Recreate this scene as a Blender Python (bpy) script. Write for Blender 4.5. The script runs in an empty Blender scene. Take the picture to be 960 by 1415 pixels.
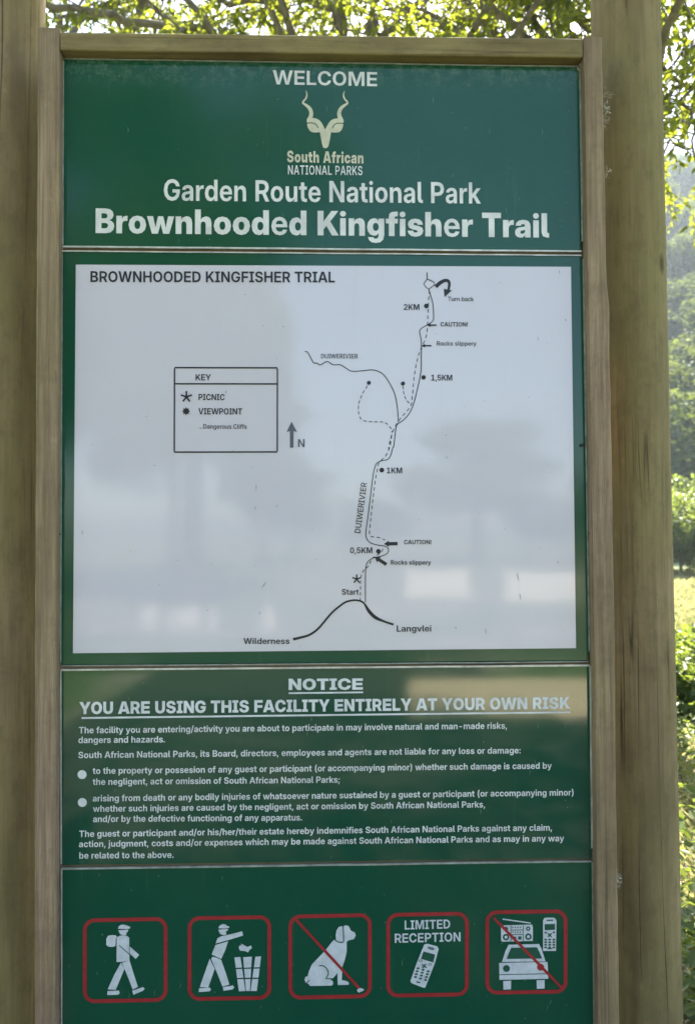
import bpy, bmesh, math, random
import numpy as np
from mathutils import Vector, Matrix
from mathutils.geometry import delaunay_2d_cdt

sc = bpy.context.scene
COL = sc.collection
R = math.radians

# ------------------------------------------------------------------ camera
FPX = 1060.0                                   # focal length in photo pixels (960 x 1415)
CAM = np.array([-0.0109, -1.6129, 1.5923])
PITCH, YAW, ROLL = 0.0290, 0.0332, -0.0061
TOPZ = 2.60                                    # height of the header panel's top edge

def cam_axes():
    cy, sy = math.cos(YAW), math.sin(YAW)
    fw = np.array([sy * math.cos(PITCH), cy * math.cos(PITCH), math.sin(PITCH)])
    rt = np.array([cy, -sy, 0.0])
    up = np.cross(rt, fw)
    r2 = rt * math.cos(ROLL) + up * math.sin(ROLL)
    u2 = -rt * math.sin(ROLL) + up * math.cos(ROLL)
    return fw, r2, u2
FW, RT, UP = cam_axes()
cd = bpy.data.cameras.new('camera')
cam = bpy.data.objects.new('camera', cd)
COL.objects.link(cam)
sc.camera = cam
cam.matrix_world = Matrix(((RT[0], UP[0], -FW[0], CAM[0]), (RT[1], UP[1], -FW[1], CAM[1]),
                           (RT[2], UP[2], -FW[2], CAM[2]), (0, 0, 0, 1)))
cd.sensor_fit = 'VERTICAL'
cd.sensor_height = 36.0
cd.lens = 36.0 * FPX / 1415.0
cd.clip_start = 0.05
cd.clip_end = 2000
cd.dof.use_dof = True
cd.dof.focus_distance = 1.63
cd.dof.aperture_fstop = 5.0

# ------------------------------------------------------------------ light
SUN_EL, SUN_AZ = 50.0, 13.0                    # behind the board, a little to the right
w = bpy.data.worlds.new("World")
sc.world = w
w.use_nodes = True
nt = w.node_tree
bg = nt.nodes['Background']
sky = nt.nodes.new('ShaderNodeTexSky')
sky.sky_type = 'NISHITA'
sky.sun_disc = False
sky.sun_elevation = R(SUN_EL)
sky.sun_rotation = R(SUN_AZ)
sky.air_density = 1.0
sky.dust_density = 1.5
sky.ozone_density = 1.0
nt.links.new(sky.outputs[0], bg.inputs[0])
bg.inputs[1].default_value = 0.08
sl = bpy.data.lights.new('sun', 'SUN')
sl.energy = 5.0
sl.angle = R(0.5)
sl.color = (1.0, 0.92, 0.78)
so = bpy.data.objects.new('sun', sl)
COL.objects.link(so)
sd = Vector((math.sin(R(SUN_AZ)) * math.cos(R(SUN_EL)), math.cos(R(SUN_AZ)) * math.cos(R(SUN_EL)), math.sin(R(SUN_EL))))
so.rotation_euler = sd.to_track_quat('Z', 'Y').to_euler()
so.location = sd * 60
vs = sc.view_settings
vs.view_transform = 'Standard'
vs.look = 'None'
vs.exposure = 2.64
vs.gamma = 1.0
vs.use_curve_mapping = False
sc.cycles.max_bounces = 8
sc.cycles.diffuse_bounces = 4
sc.cycles.glossy_bounces = 3
sc.cycles.transmission_bounces = 4
sc.cycles.transparent_max_bounces = 4
sc.cycles.volume_bounces = 1
sc.cycles.use_denoising = True

# ------------------------------------------------------------------ helpers
def ray(px, py):
    d = FW * FPX + RT * (px - 480.0) - UP * (py - 707.5)
    return d / np.linalg.norm(d)

def on_plane(px, py, y=0.0):
    """world point seen at a place of the photograph on the upright plane Y = y"""
    d = ray(px, py)
    return CAM + d * ((y - CAM[1]) / d[1])

def at_dist(px, py, dist):
    return CAM + ray(px, py) * dist

def tag(o, label=None, cat=None, group=None, kind=None):
    if label: o['label'] = label
    if cat: o['category'] = cat
    if group: o['group'] = group
    if kind: o['kind'] = kind
    return o

def thing(name, loc, label, cat, group=None):
    o = bpy.data.objects.new(name, None)
    o.empty_display_size = 0.1
    o.location = loc
    COL.objects.link(o)
    return tag(o, label, cat, group)

def root_loc(p):
    l = Vector((0, 0, 0))
    while p is not None:
        l = l + p.location
        p = p.parent
    return l

def mk(name, verts, faces, mat, parent=None, smooth=False, loc=None):
    """one mesh object; vertices come in world coordinates"""
    v = np.asarray(verts, dtype=np.float64).reshape(-1, 3)
    base = np.array(root_loc(parent)) if parent is not None else (np.array(loc) if loc is not None else np.zeros(3))
    me = bpy.data.meshes.new(name)
    if isinstance(faces, np.ndarray):
        k = faces.shape[1]
        me.vertices.add(len(v)); me.loops.add(faces.size); me.polygons.add(len(faces))
        me.vertices.foreach_set('co', (v - base).astype(np.float32).ravel())
        me.loops.foreach_set('vertex_index', faces.astype(np.int32).ravel())
        me.polygons.foreach_set('loop_start', np.arange(0, faces.size, k, dtype=np.int32))
        me.update(calc_edges=True)
        me.validate()
    else:
        me.from_pydata((v - base).tolist(), [], faces)
        me.update()
    if smooth:
        me.polygons.foreach_set('use_smooth', [True] * len(me.polygons))
    me.materials.append(mat)
    o = bpy.data.objects.new(name, me)
    if parent is not None:
        o.parent = parent
    elif loc is not None:
        o.location = loc
    COL.objects.link(o)
    return o

class MB:
    """collects shapes for one mesh"""
    def __init__(s): s.v = []; s.f = []
    def add(s, v, f):
        k = len(s.v)
        s.v += [tuple(map(float, p)) for p in v]
        s.f += [tuple(i + k for i in q) for q in f]
    def hexa(s, p):                      # 4 front corners then 4 back corners
        s.add(p, [(0, 3, 2, 1), (4, 5, 6, 7), (0, 1, 5, 4), (1, 2, 6, 5), (2, 3, 7, 6), (3, 0, 4, 7)])
    def box(s, a, b):
        x0, y0, z0 = a; x1, y1, z1 = b
        s.hexa([(x0, y0, z0), (x1, y0, z0), (x1, y0, z1), (x0, y0, z1), (x0, y1, z0), (x1, y1, z0), (x1, y1, z1), (x0, y1, z1)])
    def tube(s, path, rad, sides=6, caps=True):
        path = [Vector(p) for p in path]
        k = len(s.v); n = len(path)
        prev = None
        for i, p in enumerate(path):
            t = (path[min(i + 1, n - 1)] - path[max(i - 1, 0)])
            t = t.normalized() if t.length > 1e-9 else Vector((0, 0, 1))
            if prev is None:
                a = t.orthogonal().normalized()
            else:
                a = (prev - t * prev.dot(t)); a = a.normalized() if a.length > 1e-6 else t.orthogonal().normalized()
            prev = a
            b = t.cross(a)
            r = rad[i] if hasattr(rad, '__len__') else rad
            for j in range(sides):
                q = p + (a * math.cos(2 * math.pi * j / sides) + b * math.sin(2 * math.pi * j / sides)) * r
                s.v.append(tuple(q))
        for i in range(n - 1):
            for j in range(sides):
                j2 = (j + 1) % sides
                s.f.append((k + i * sides + j, k + i * sides + j2, k + (i + 1) * sides + j2, k + (i + 1) * sides + j))
        if caps:
            s.f.append(tuple(k + j for j in reversed(range(sides))))
            s.f.append(tuple(k + (n - 1) * sides + j for j in range(sides)))
    def build(s, name, mat, parent=None, smooth=False, loc=None, bevel=0, segs=2):
        o = mk(name, s.v, s.f, mat, parent, smooth, loc)
        bm = bmesh.new(); bm.from_mesh(o.data)
        bmesh.ops.recalc_face_normals(bm, faces=list(bm.faces))
        bm.to_mesh(o.data); bm.free()
        if bevel:
            bm = bmesh.new(); bm.from_mesh(o.data)
            bmesh.ops.bevel(bm, geom=list(bm.edges), offset=bevel, segments=segs, profile=0.6, affect='EDGES')
            bm.to_mesh(o.data); bm.free()
        return o

# ------------------------------------------------------------------ materials
def new_mat(name):
    m = bpy.data.materials.new(name)
    m.use_nodes = True
    n = m.node_tree
    return m, n, n.nodes['Principled BSDF'], n.nodes['Material Output']

def nd(n, t, **k):
    o = n.nodes.new(t)
    for a, b in k.items(): setattr(o, a, b)
    return o

def coords(n, scale=(1, 1, 1), kind='Object'):
    tc = nd(n, 'ShaderNodeTexCoord')
    mp = nd(n, 'ShaderNodeMapping')
    mp.inputs['Scale'].default_value = scale
    n.links.new(tc.outputs[kind], mp.inputs[0])
    return mp.outputs[0]

def noise(n, vec, scale, detail=4, rough=0.55):
    t = nd(n, 'ShaderNodeTexNoise')
    t.inputs['Scale'].default_value = scale
    t.inputs['Detail'].default_value = detail
    t.inputs['Roughness'].default_value = rough
    n.links.new(vec, t.inputs['Vector'])
    return t.outputs['Fac']

def ramp(n, fac, stops):
    r = nd(n, 'ShaderNodeValToRGB')
    e = r.color_ramp.elements
    while len(e) < len(stops): e.new(0.5)
    for q, (p, c) in zip(e, stops):
        q.position = p
        q.color = (c[0], c[1], c[2], 1) if hasattr(c, '__len__') else (c, c, c, 1)
    n.links.new(fac, r.inputs[0])
    return r.outputs[0]

def mix(n, fac, a, b, mode='MIX'):
    m = nd(n, 'ShaderNodeMix', data_type='RGBA', blend_type=mode)
    def put(sock, v):
        if hasattr(v, 'is_linked'): n.links.new(v, sock)
        elif hasattr(v, '__len__'): sock.default_value = (v[0], v[1], v[2], 1)
        else: sock.default_value = v
    put(m.inputs[0], fac); put(m.inputs[6], a); put(m.inputs[7], b)
    return m.outputs[2]

def bump(n, b, height, strength, dist):
    k = nd(n, 'ShaderNodeBump')
    k.inputs['Strength'].default_value = strength
    k.inputs['Distance'].default_value = dist
    n.links.new(height, k.inputs['Height'])
    n.links.new(k.outputs[0], b.inputs['Normal'])

def wood(name, light, dark, moss, moss_amt, axis='z', seed=0.0, cracks=.7, blotch=.8, fine=85, gamp=1.0):
    """weathered pole or plank: grain along one axis, algae patches, drying cracks, a few knots"""
    m, n, b, _ = new_mat(name)
    def vec(k):
        v = coords(n, {'z': (1, 1, k), 'x': (k, 1, 1)}[axis])
        tr = nd(n, 'ShaderNodeVectorMath', operation='ADD'); tr.inputs[1].default_value = (seed, seed * .7, seed * .3)
        n.links.new(v, tr.inputs[0]); return tr.outputs[0]
    g = noise(n, vec(.03), fine, 6, 0.72)
    g2 = noise(n, vec(.08), 22, 4, 0.6)
    big = noise(n, vec(.35), 3.2, 5, 0.62)
    big2 = noise(n, vec(.3), 7.5, 5, 0.65)
    mott = noise(n, vec(.6), 34, 6, 0.7)
    c = mix(n, ramp(n, g, [(.36, 0), (.64, 1)]), [x * gamp for x in dark], light)
    mm = nd(n, 'ShaderNodeMath', operation='MULTIPLY')
    n.links.new(ramp(n, big, [(.36, 0), (.60, 1)]), mm.inputs[0]); mm.inputs[1].default_value = moss_amt
    c = mix(n, mm.outputs[0], c, moss)
    c = mix(n, ramp(n, big2, [(.34, blotch), (.56, 0)]), c, [x * .55 for x in dark])
    c = mix(n, ramp(n, g2, [(.30, .55), (.5, 0)]), c, [x * .55 for x in dark])
    c = mix(n, ramp(n, mott, [(.36, .32), (.50, 0)]), c, [x * .5 for x in dark])
    c = mix(n, ramp(n, mott, [(.62, 0), (.78, .35)]), c, [min(1, x * 1.35) for x in light])
    ck = noise(n, vec(.018), 17, 3, 0.5)
    cm = noise(n, vec(.5), 4.5, 3, 0.5)
    cf = nd(n, 'ShaderNodeMath', operation='MULTIPLY')
    line = ramp(n, ck, [(.487, 0), (.5, 1), (.513, 0)])
    n.links.new(line, cf.inputs[0]); n.links.new(ramp(n, cm, [(.46, 0), (.56, cracks)]), cf.inputs[1])
    c = mix(n, cf.outputs[0], c, (.03, .024, .014))
    vo = nd(n, 'ShaderNodeTexVoronoi'); vo.inputs['Scale'].default_value = 5.5
    n.links.new(vec(.45), vo.inputs['Vector'])
    c = mix(n, ramp(n, vo.outputs['Distance'], [(.03, .75), (.075, 0)]), c, (.05, .038, .022))
    n.links.new(c, b.inputs['Base Color'])
    b.inputs['Roughness'].default_value = 0.85
    b.inputs['Specular IOR Level'].default_value = 0.25
    h = nd(n, 'ShaderNodeMath', operation='SUBTRACT')
    n.links.new(g, h.inputs[0]); n.links.new(cf.outputs[0], h.inputs[1])
    bump(n, b, h.outputs[0], 0.5, 0.0025)
    return m

def paint(name, base, worn, rough=0.16, dust=0.12, top_dust=None, spec=0.5):
    """painted sheet metal with dust, streaks of dirt, fine scratches"""
    m, n, b, _ = new_mat(name)
    v = coords(n)
    c = base
    cl = noise(n, v, 5, 5, 0.6)
    c = mix(n, ramp(n, cl, [(.3, 0), (.75, dust)]), c, worn)
    sp = noise(n, v, 190, 3, 0.7)
    c = mix(n, ramp(n, sp, [(.70, 0), (.78, .35)]), c, worn)
    st = noise(n, coords(n, (1, 1, .06)), 60, 3, 0.6)
    c = mix(n, ramp(n, st, [(.62, 0), (.8, .12)]), c, worn)
    if top_dust:
        sep = nd(n, 'ShaderNodeSeparateXYZ'); n.links.new(v, sep.inputs[0])
        mr = nd(n, 'ShaderNodeMapRange')
        mr.inputs[1].default_value = top_dust[0]; mr.inputs[2].default_value = top_dust[1]
        n.links.new(sep.outputs[2], mr.inputs[0])
        dn = noise(n, v, 75, 5, 0.75)
        dm = nd(n, 'ShaderNodeMath', operation='MULTIPLY')
        n.links.new(mr.outputs[0], dm.inputs[0]); n.links.new(ramp(n, dn, [(.46, 0), (.70, .7)]), dm.inputs[1])
        c = mix(n, dm.outputs[0], c, worn)
    n.links.new(c, b.inputs['Base Color'])
    rr = noise(n, v, 9, 4, 0.6)
    mr = nd(n, 'ShaderNodeMapRange')
    mr.inputs[3].default_value = rough * .7; mr.inputs[4].default_value = rough * 1.5
    n.links.new(rr, mr.inputs[0]); n.links.new(mr.outputs[0], b.inputs['Roughness'])
    b.inputs['Specular IOR Level'].default_value = spec
    wv = noise(n, v, 3.5, 2, 0.5)
    bump(n, b, wv, 0.035, 0.02)
    return m

def flat_mat(name, col, rough=0.4, metal=0.0, vary=0.15, scale=40):
    m, n, b, _ = new_mat(name)
    v = coords(n)
    f = noise(n, v, scale, 4, 0.6)
    c = mix(n, ramp(n, f, [(.35, 0), (.7, 1)]), [x * (1 - vary) for x in col], [min(1, x * (1 + vary * .5)) for x in col])
    n.links.new(c, b.inputs['Base Color'])
    b.inputs['Roughness'].default_value = rough
    b.inputs['Metallic'].default_value = metal
    return m

def leaf_mat(name, dark, light, trans, tr=0.5, rough=0.42):
    m, n, b, out = new_mat(name)
    geo = nd(n, 'ShaderNodeNewGeometry')
    f = nd(n, 'ShaderNodeMath', operation='ADD')
    n.links.new(geo.outputs['Random Per Island'], f.inputs[0]); f.inputs[1].default_value = 0
    c = mix(n, f.outputs[0], dark, light)
    n.links.new(c, b.inputs['Base Color'])
    b.inputs['Roughness'].default_value = rough
    t = nd(n, 'ShaderNodeBsdfTranslucent')
    c2 = mix(n, f.outputs[0], [x * .65 for x in trans], trans)
    n.links.new(c2, t.inputs[0])
    ms = nd(n, 'ShaderNodeMixShader'); ms.inputs[0].default_value = tr
    n.links.new(b.outputs[0], ms.inputs[1]); n.links.new(t.outputs[0], ms.inputs[2])
    n.links.new(ms.outputs[0], out.inputs[0])
    return m

M = {}
M['post'] = wood('post_wood', (.35, .26, .14), (.24, .175, .087), (.215, .185, .065), .7, cracks=.9, blotch=.55)
M['stile'] = wood('frame_wood', (.42, .30, .195), (.255, .175, .11), (.26, .215, .085), .4, seed=3.1, cracks=.5, blotch=.4, fine=120, gamp=.8)
M['rail'] = wood('rail_wood', (.345, .26, .125), (.22, .16, .073), (.26, .22, .072), .65, axis='x', seed=5.3, cracks=.5, blotch=.6)
M['green'] = paint('green_sign_paint', (.004, .066, .034), (.12, .22, .15), .10, .05, spec=.45)
M['green_head'] = paint('green_header_paint', (.004, .070, .036), (.16, .26, .17), .11, .06, top_dust=(2.535, 2.615), spec=.42)
M['green_line'] = flat_mat('green_cut_line', (.012, .085, .052), .3)
M['green_notice'] = paint('green_notice_paint', (.003, .062, .032), (.10, .20, .14), .06, .03, spec=.9)
M['map'] = paint('white_map_sheet', (.64, .60, .645), (.47, .445, .44), .055, .14, spec=.62)
M['white'] = flat_mat('white_vinyl', (.74, .73, .68), .4, 0, .2, 22)
M['notice_white'] = flat_mat('pale_vinyl', (.68, .71, .70), .4, 0, .18, 22)
M['cream'] = flat_mat('cream_vinyl', (.60, .57, .40), .45, 0, .2, 25)
M['black'] = flat_mat('black_print', (.008, .008, .013), .5, 0, .2, 60)
M['grey'] = flat_mat('faded_print', (.09, .10, .13), .4, 0, .2, 60)
M['red'] = flat_mat('red_vinyl', (.33, .02, .024), .4, 0, .2, 50)
M['alu'] = flat_mat('worn_aluminium', (.62, .62, .55), .42, .35, .35, 30)
M['alu_dull'] = flat_mat('dull_metal_edge', (.33, .36, .31), .6, .2, .4, 40)
M['backing'] = wood('backing_ply', (.36, .26, .16), (.24, .17, .10), (.2, .18, .09), .3, axis='x', seed=9)
M['dark'] = flat_mat('dark_metal', (.03, .028, .022), .5, .3, .3, 50)
M['web'] = flat_mat('grey_web', (.42, .38, .30), .9, 0, .2, 80)
FONT = {}
FONT['heavy'] = {
  32: (269, []),
  65: (751, [[1,0,248,728,501,728,750,0,537,0,447,301,398,473,350,654,401,654,351,473,301,301,208,0],[178,130,178,277,573,277,573,130]]),
  66: (648, [[43,0,43,728,352,728,490,704,575,640,604,544,587,469,538,413,466,383,466,382,549,357,607,296,629,206,599,99,513,26,377,0],[227,143,343,143,410,164,435,221,424,263,392,290,344,300,227,300],[227,436,332,436,376,445,405,471,415,510,392,564,332,584,227,584]]),
  67: (729, [[374,-12,195,32,69,160,22,363,69,568,195,695,374,739,500,719,601,662,672,573,707,458,516,458,500,507,470,544,429,567,377,575,288,550,233,477,213,363,232,250,288,178,377,153,428,161,469,183,499,220,516,269,707,269,672,154,601,65,500,8]]),
  69: (626, [[43,0,43,728,596,728,596,567,232,567,232,442,568,442,568,287,232,287,232,161,596,161,596,0]]),
  70: (599, [[43,0,43,728,579,728,579,567,232,567,232,425,558,425,558,270,232,270,232,0]]),
  71: (739, [[377,-12,190,34,67,165,22,363,69,568,195,695,373,739,497,721,599,668,671,585,704,478,511,478,496,519,469,549,431,568,381,575,290,550,233,478,213,363,233,249,291,177,383,153,460,167,508,208,524,268,565,264,386,264,386,401,709,401,709,299,668,136,551,27]]),
  72: (724, [[43,0,43,728,232,728,232,450,492,450,492,728,681,728,681,0,492,0,492,290,232,290,232,0]]),
  73: (425, [[26,0,26,149,118,149,118,578,26,578,26,728,399,728,399,578,307,578,307,149,399,149,399,0]]),
  75: (718, [[182,116,182,347,231,410,281,472,330,534,484,728,704,728,399,358,382,358],[43,0,43,728,232,728,232,560,232,357,232,267,232,0],[499,0,313,302,426,445,716,0]]),
  76: (570, [[43,0,43,728,232,728,232,161,550,161,550,0]]),
  77: (917, [[43,0,43,728,325,728,404,471,423,403,446,320,467,236,483,169,435,169,451,236,472,320,494,403,513,471,592,728,874,728,874,0,688,0,688,298,689,361,692,444,694,534,695,620,717,620,694,533,670,443,648,361,630,298,535,0,382,0,286,298,268,361,245,443,220,533,197,620,221,620,223,534,225,444,228,361,229,298,229,0]]),
  78: (735, [[43,0,43,728,237,728,429,419,458,370,495,303,532,236,509,184,505,270,503,364,503,437,503,728,692,728,692,0,497,0,320,284,284,344,238,426,188,519,225,532,230,431,232,344,232,284,232,0]]),
  79: (746, [[373,-12,195,32,69,160,22,363,69,568,195,695,373,739,551,695,677,568,724,363,677,160,551,32],[373,153,459,178,514,250,533,363,514,477,459,550,373,575,288,550,233,477,213,363,233,250,288,178]]),
  82: (662, [[43,0,43,728,347,728,496,697,592,611,626,478,590,348,490,264,337,235,159,235,159,382,334,382,391,394,428,428,441,478,428,528,391,561,334,573,232,573,232,0],[448,0,288,330,483,330,647,0]]),
  83: (677, [[340,-12,173,18,68,104,32,241,212,241,229,186,274,151,342,139,403,148,443,173,457,210,444,244,405,269,335,288,262,302,101,376,46,510,83,630,185,710,338,739,491,711,591,628,629,499,454,499,420,565,341,589,286,580,249,555,236,519,248,487,284,464,349,446,410,434,516,404,589,360,631,301,644,224,609,97,504,16]]),
  84: (651, [[20,567,20,728,631,728,631,567,420,567,420,0,231,0,231,567]]),
  85: (705, [[352,-12,189,22,81,116,43,257,43,728,227,728,227,273,243,209,287,165,353,149,418,165,462,208,478,273,478,728,662,728,662,257,624,116,516,22]]),
  87: (1027, [[195,0,1,728,206,728,271,425,292,322,311,220,329,118,286,118,306,220,327,322,349,425,420,728,606,728,677,425,700,322,720,220,740,118,697,118,715,220,734,322,755,425,820,728,1025,728,832,0,623,0,535,352,514,448,486,582,541,582,512,448,491,352,403,0]]),
  89: (720, [[272,0,272,254,1,728,218,728,327,520,354,467,380,413,350,413,374,467,400,520,503,728,719,728,455,254,455,0]]),
  97: (575, [[202,-9,111,8,49,58,26,143,42,217,84,265,148,294,225,307,299,315,339,329,348,339,351,352,351,355,343,378,320,393,286,399,249,393,225,375,214,347,46,347,80,444,162,506,292,527,395,515,470,480,515,423,531,346,531,0,353,0,353,72,351,72,314,25,265,-1],[260,107,305,116,340,143,353,184,353,228,337,223,318,218,295,213,268,208,231,197,206,179,197,153,205,128,227,112]]),
  99: (576, [[295,-12,153,22,58,117,24,258,58,399,153,494,295,527,397,511,477,466,531,396,553,307,379,307,371,339,354,364,330,380,298,385,250,370,218,326,208,258,218,190,250,146,298,131,330,136,354,152,371,177,379,210,553,210,533,121,480,51,398,5]]),
  100: (618, [[247,-11,129,22,52,116,24,259,52,398,130,493,245,527,306,518,354,492,391,447,392,447,392,728,574,728,574,0,394,0,394,80,393,80,359,29,309,-1],[299,132,351,148,386,192,399,259,386,325,351,369,299,384,250,369,219,326,208,259,219,191,250,148]]),
  102: (411, [[392,516,392,376,9,376,9,516],[104,0,104,567,124,658,185,710,291,728,351,728,392,728,392,588,368,588,339,588,298,576,286,535,286,0]]),
  103: (618, [[305,-211,169,-188,86,-126,49,-37,222,-37,237,-62,265,-79,305,-84,371,-60,393,14,393,93,359,43,309,15,247,6,129,39,52,131,24,264,52,400,130,493,245,527,306,518,355,490,392,445,393,445,393,516,574,516,574,33,541,-106,449,-185],[299,146,351,161,386,203,399,267,386,331,351,373,299,388,250,373,219,332,208,267,219,203,250,161]]),
  104: (610, [[226,277,226,0,44,0,44,728,226,728,226,376,199,376,268,485,390,527,486,503,545,433,565,325,565,0,383,0,383,285,363,350,306,373,263,362,236,331]]),
  105: (271, [[44,0,44,516,226,516,226,0],[135,558,64,583,37,647,64,711,135,736,206,711,233,647,205,583]]),
  108: (300, [[233,0,89,36,44,154,44,728,226,728,226,171,236,144,264,135,275,135,286,135,286,0,259,0]]),
  110: (610, [[226,277,226,0,44,0,44,516,224,516,224,376,199,376,268,485,390,527,486,503,545,433,565,325,565,0,383,0,383,285,363,350,306,373,263,362,236,331]]),
  111: (600, [[300,-12,156,21,59,115,24,258,59,400,156,494,300,527,445,494,542,400,576,258,542,115,445,21],[300,131,348,146,381,189,393,258,381,327,348,370,300,384,253,370,220,327,208,258,220,189,253,146]]),
  114: (405, [[44,0,44,516,221,516,221,423,222,423,266,495,348,517,373,516,395,516,395,369,365,369,327,369,274,356,239,317,226,256,226,0]]),
  115: (549, [[280,-13,149,9,59,72,20,167,199,167,223,125,277,110,327,120,340,133,344,149,340,162,329,173,284,187,189,203,72,255,32,356,60,446,142,505,270,526,399,504,484,442,515,346,349,346,328,388,277,404,229,393,217,380,213,365,216,352,226,341,264,327,371,309,490,260,529,169,498,74,411,10]]),
  116: (405, [[385,516,385,376,9,376,9,516],[97,656,279,656,279,181,288,148,325,139,357,139,385,139,385,0,343,0,284,0,142,36,97,150]]),
  117: (610, [[220,-11,124,13,65,83,44,191,44,516,226,516,226,230,247,166,304,143,347,153,374,185,383,239,383,516,565,516,565,0,386,0,386,140,411,140,342,30]]),
  119: (860, [[158,0,0,516,191,516,227,365,253,245,278,122,254,122,282,245,311,365,350,516,510,516,549,365,578,245,606,122,583,122,607,245,631,365,666,516,860,516,702,0,514,0,459,186,444,241,430,299,415,356,445,356,431,299,416,241,401,186,346,0]]),
}
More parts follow.
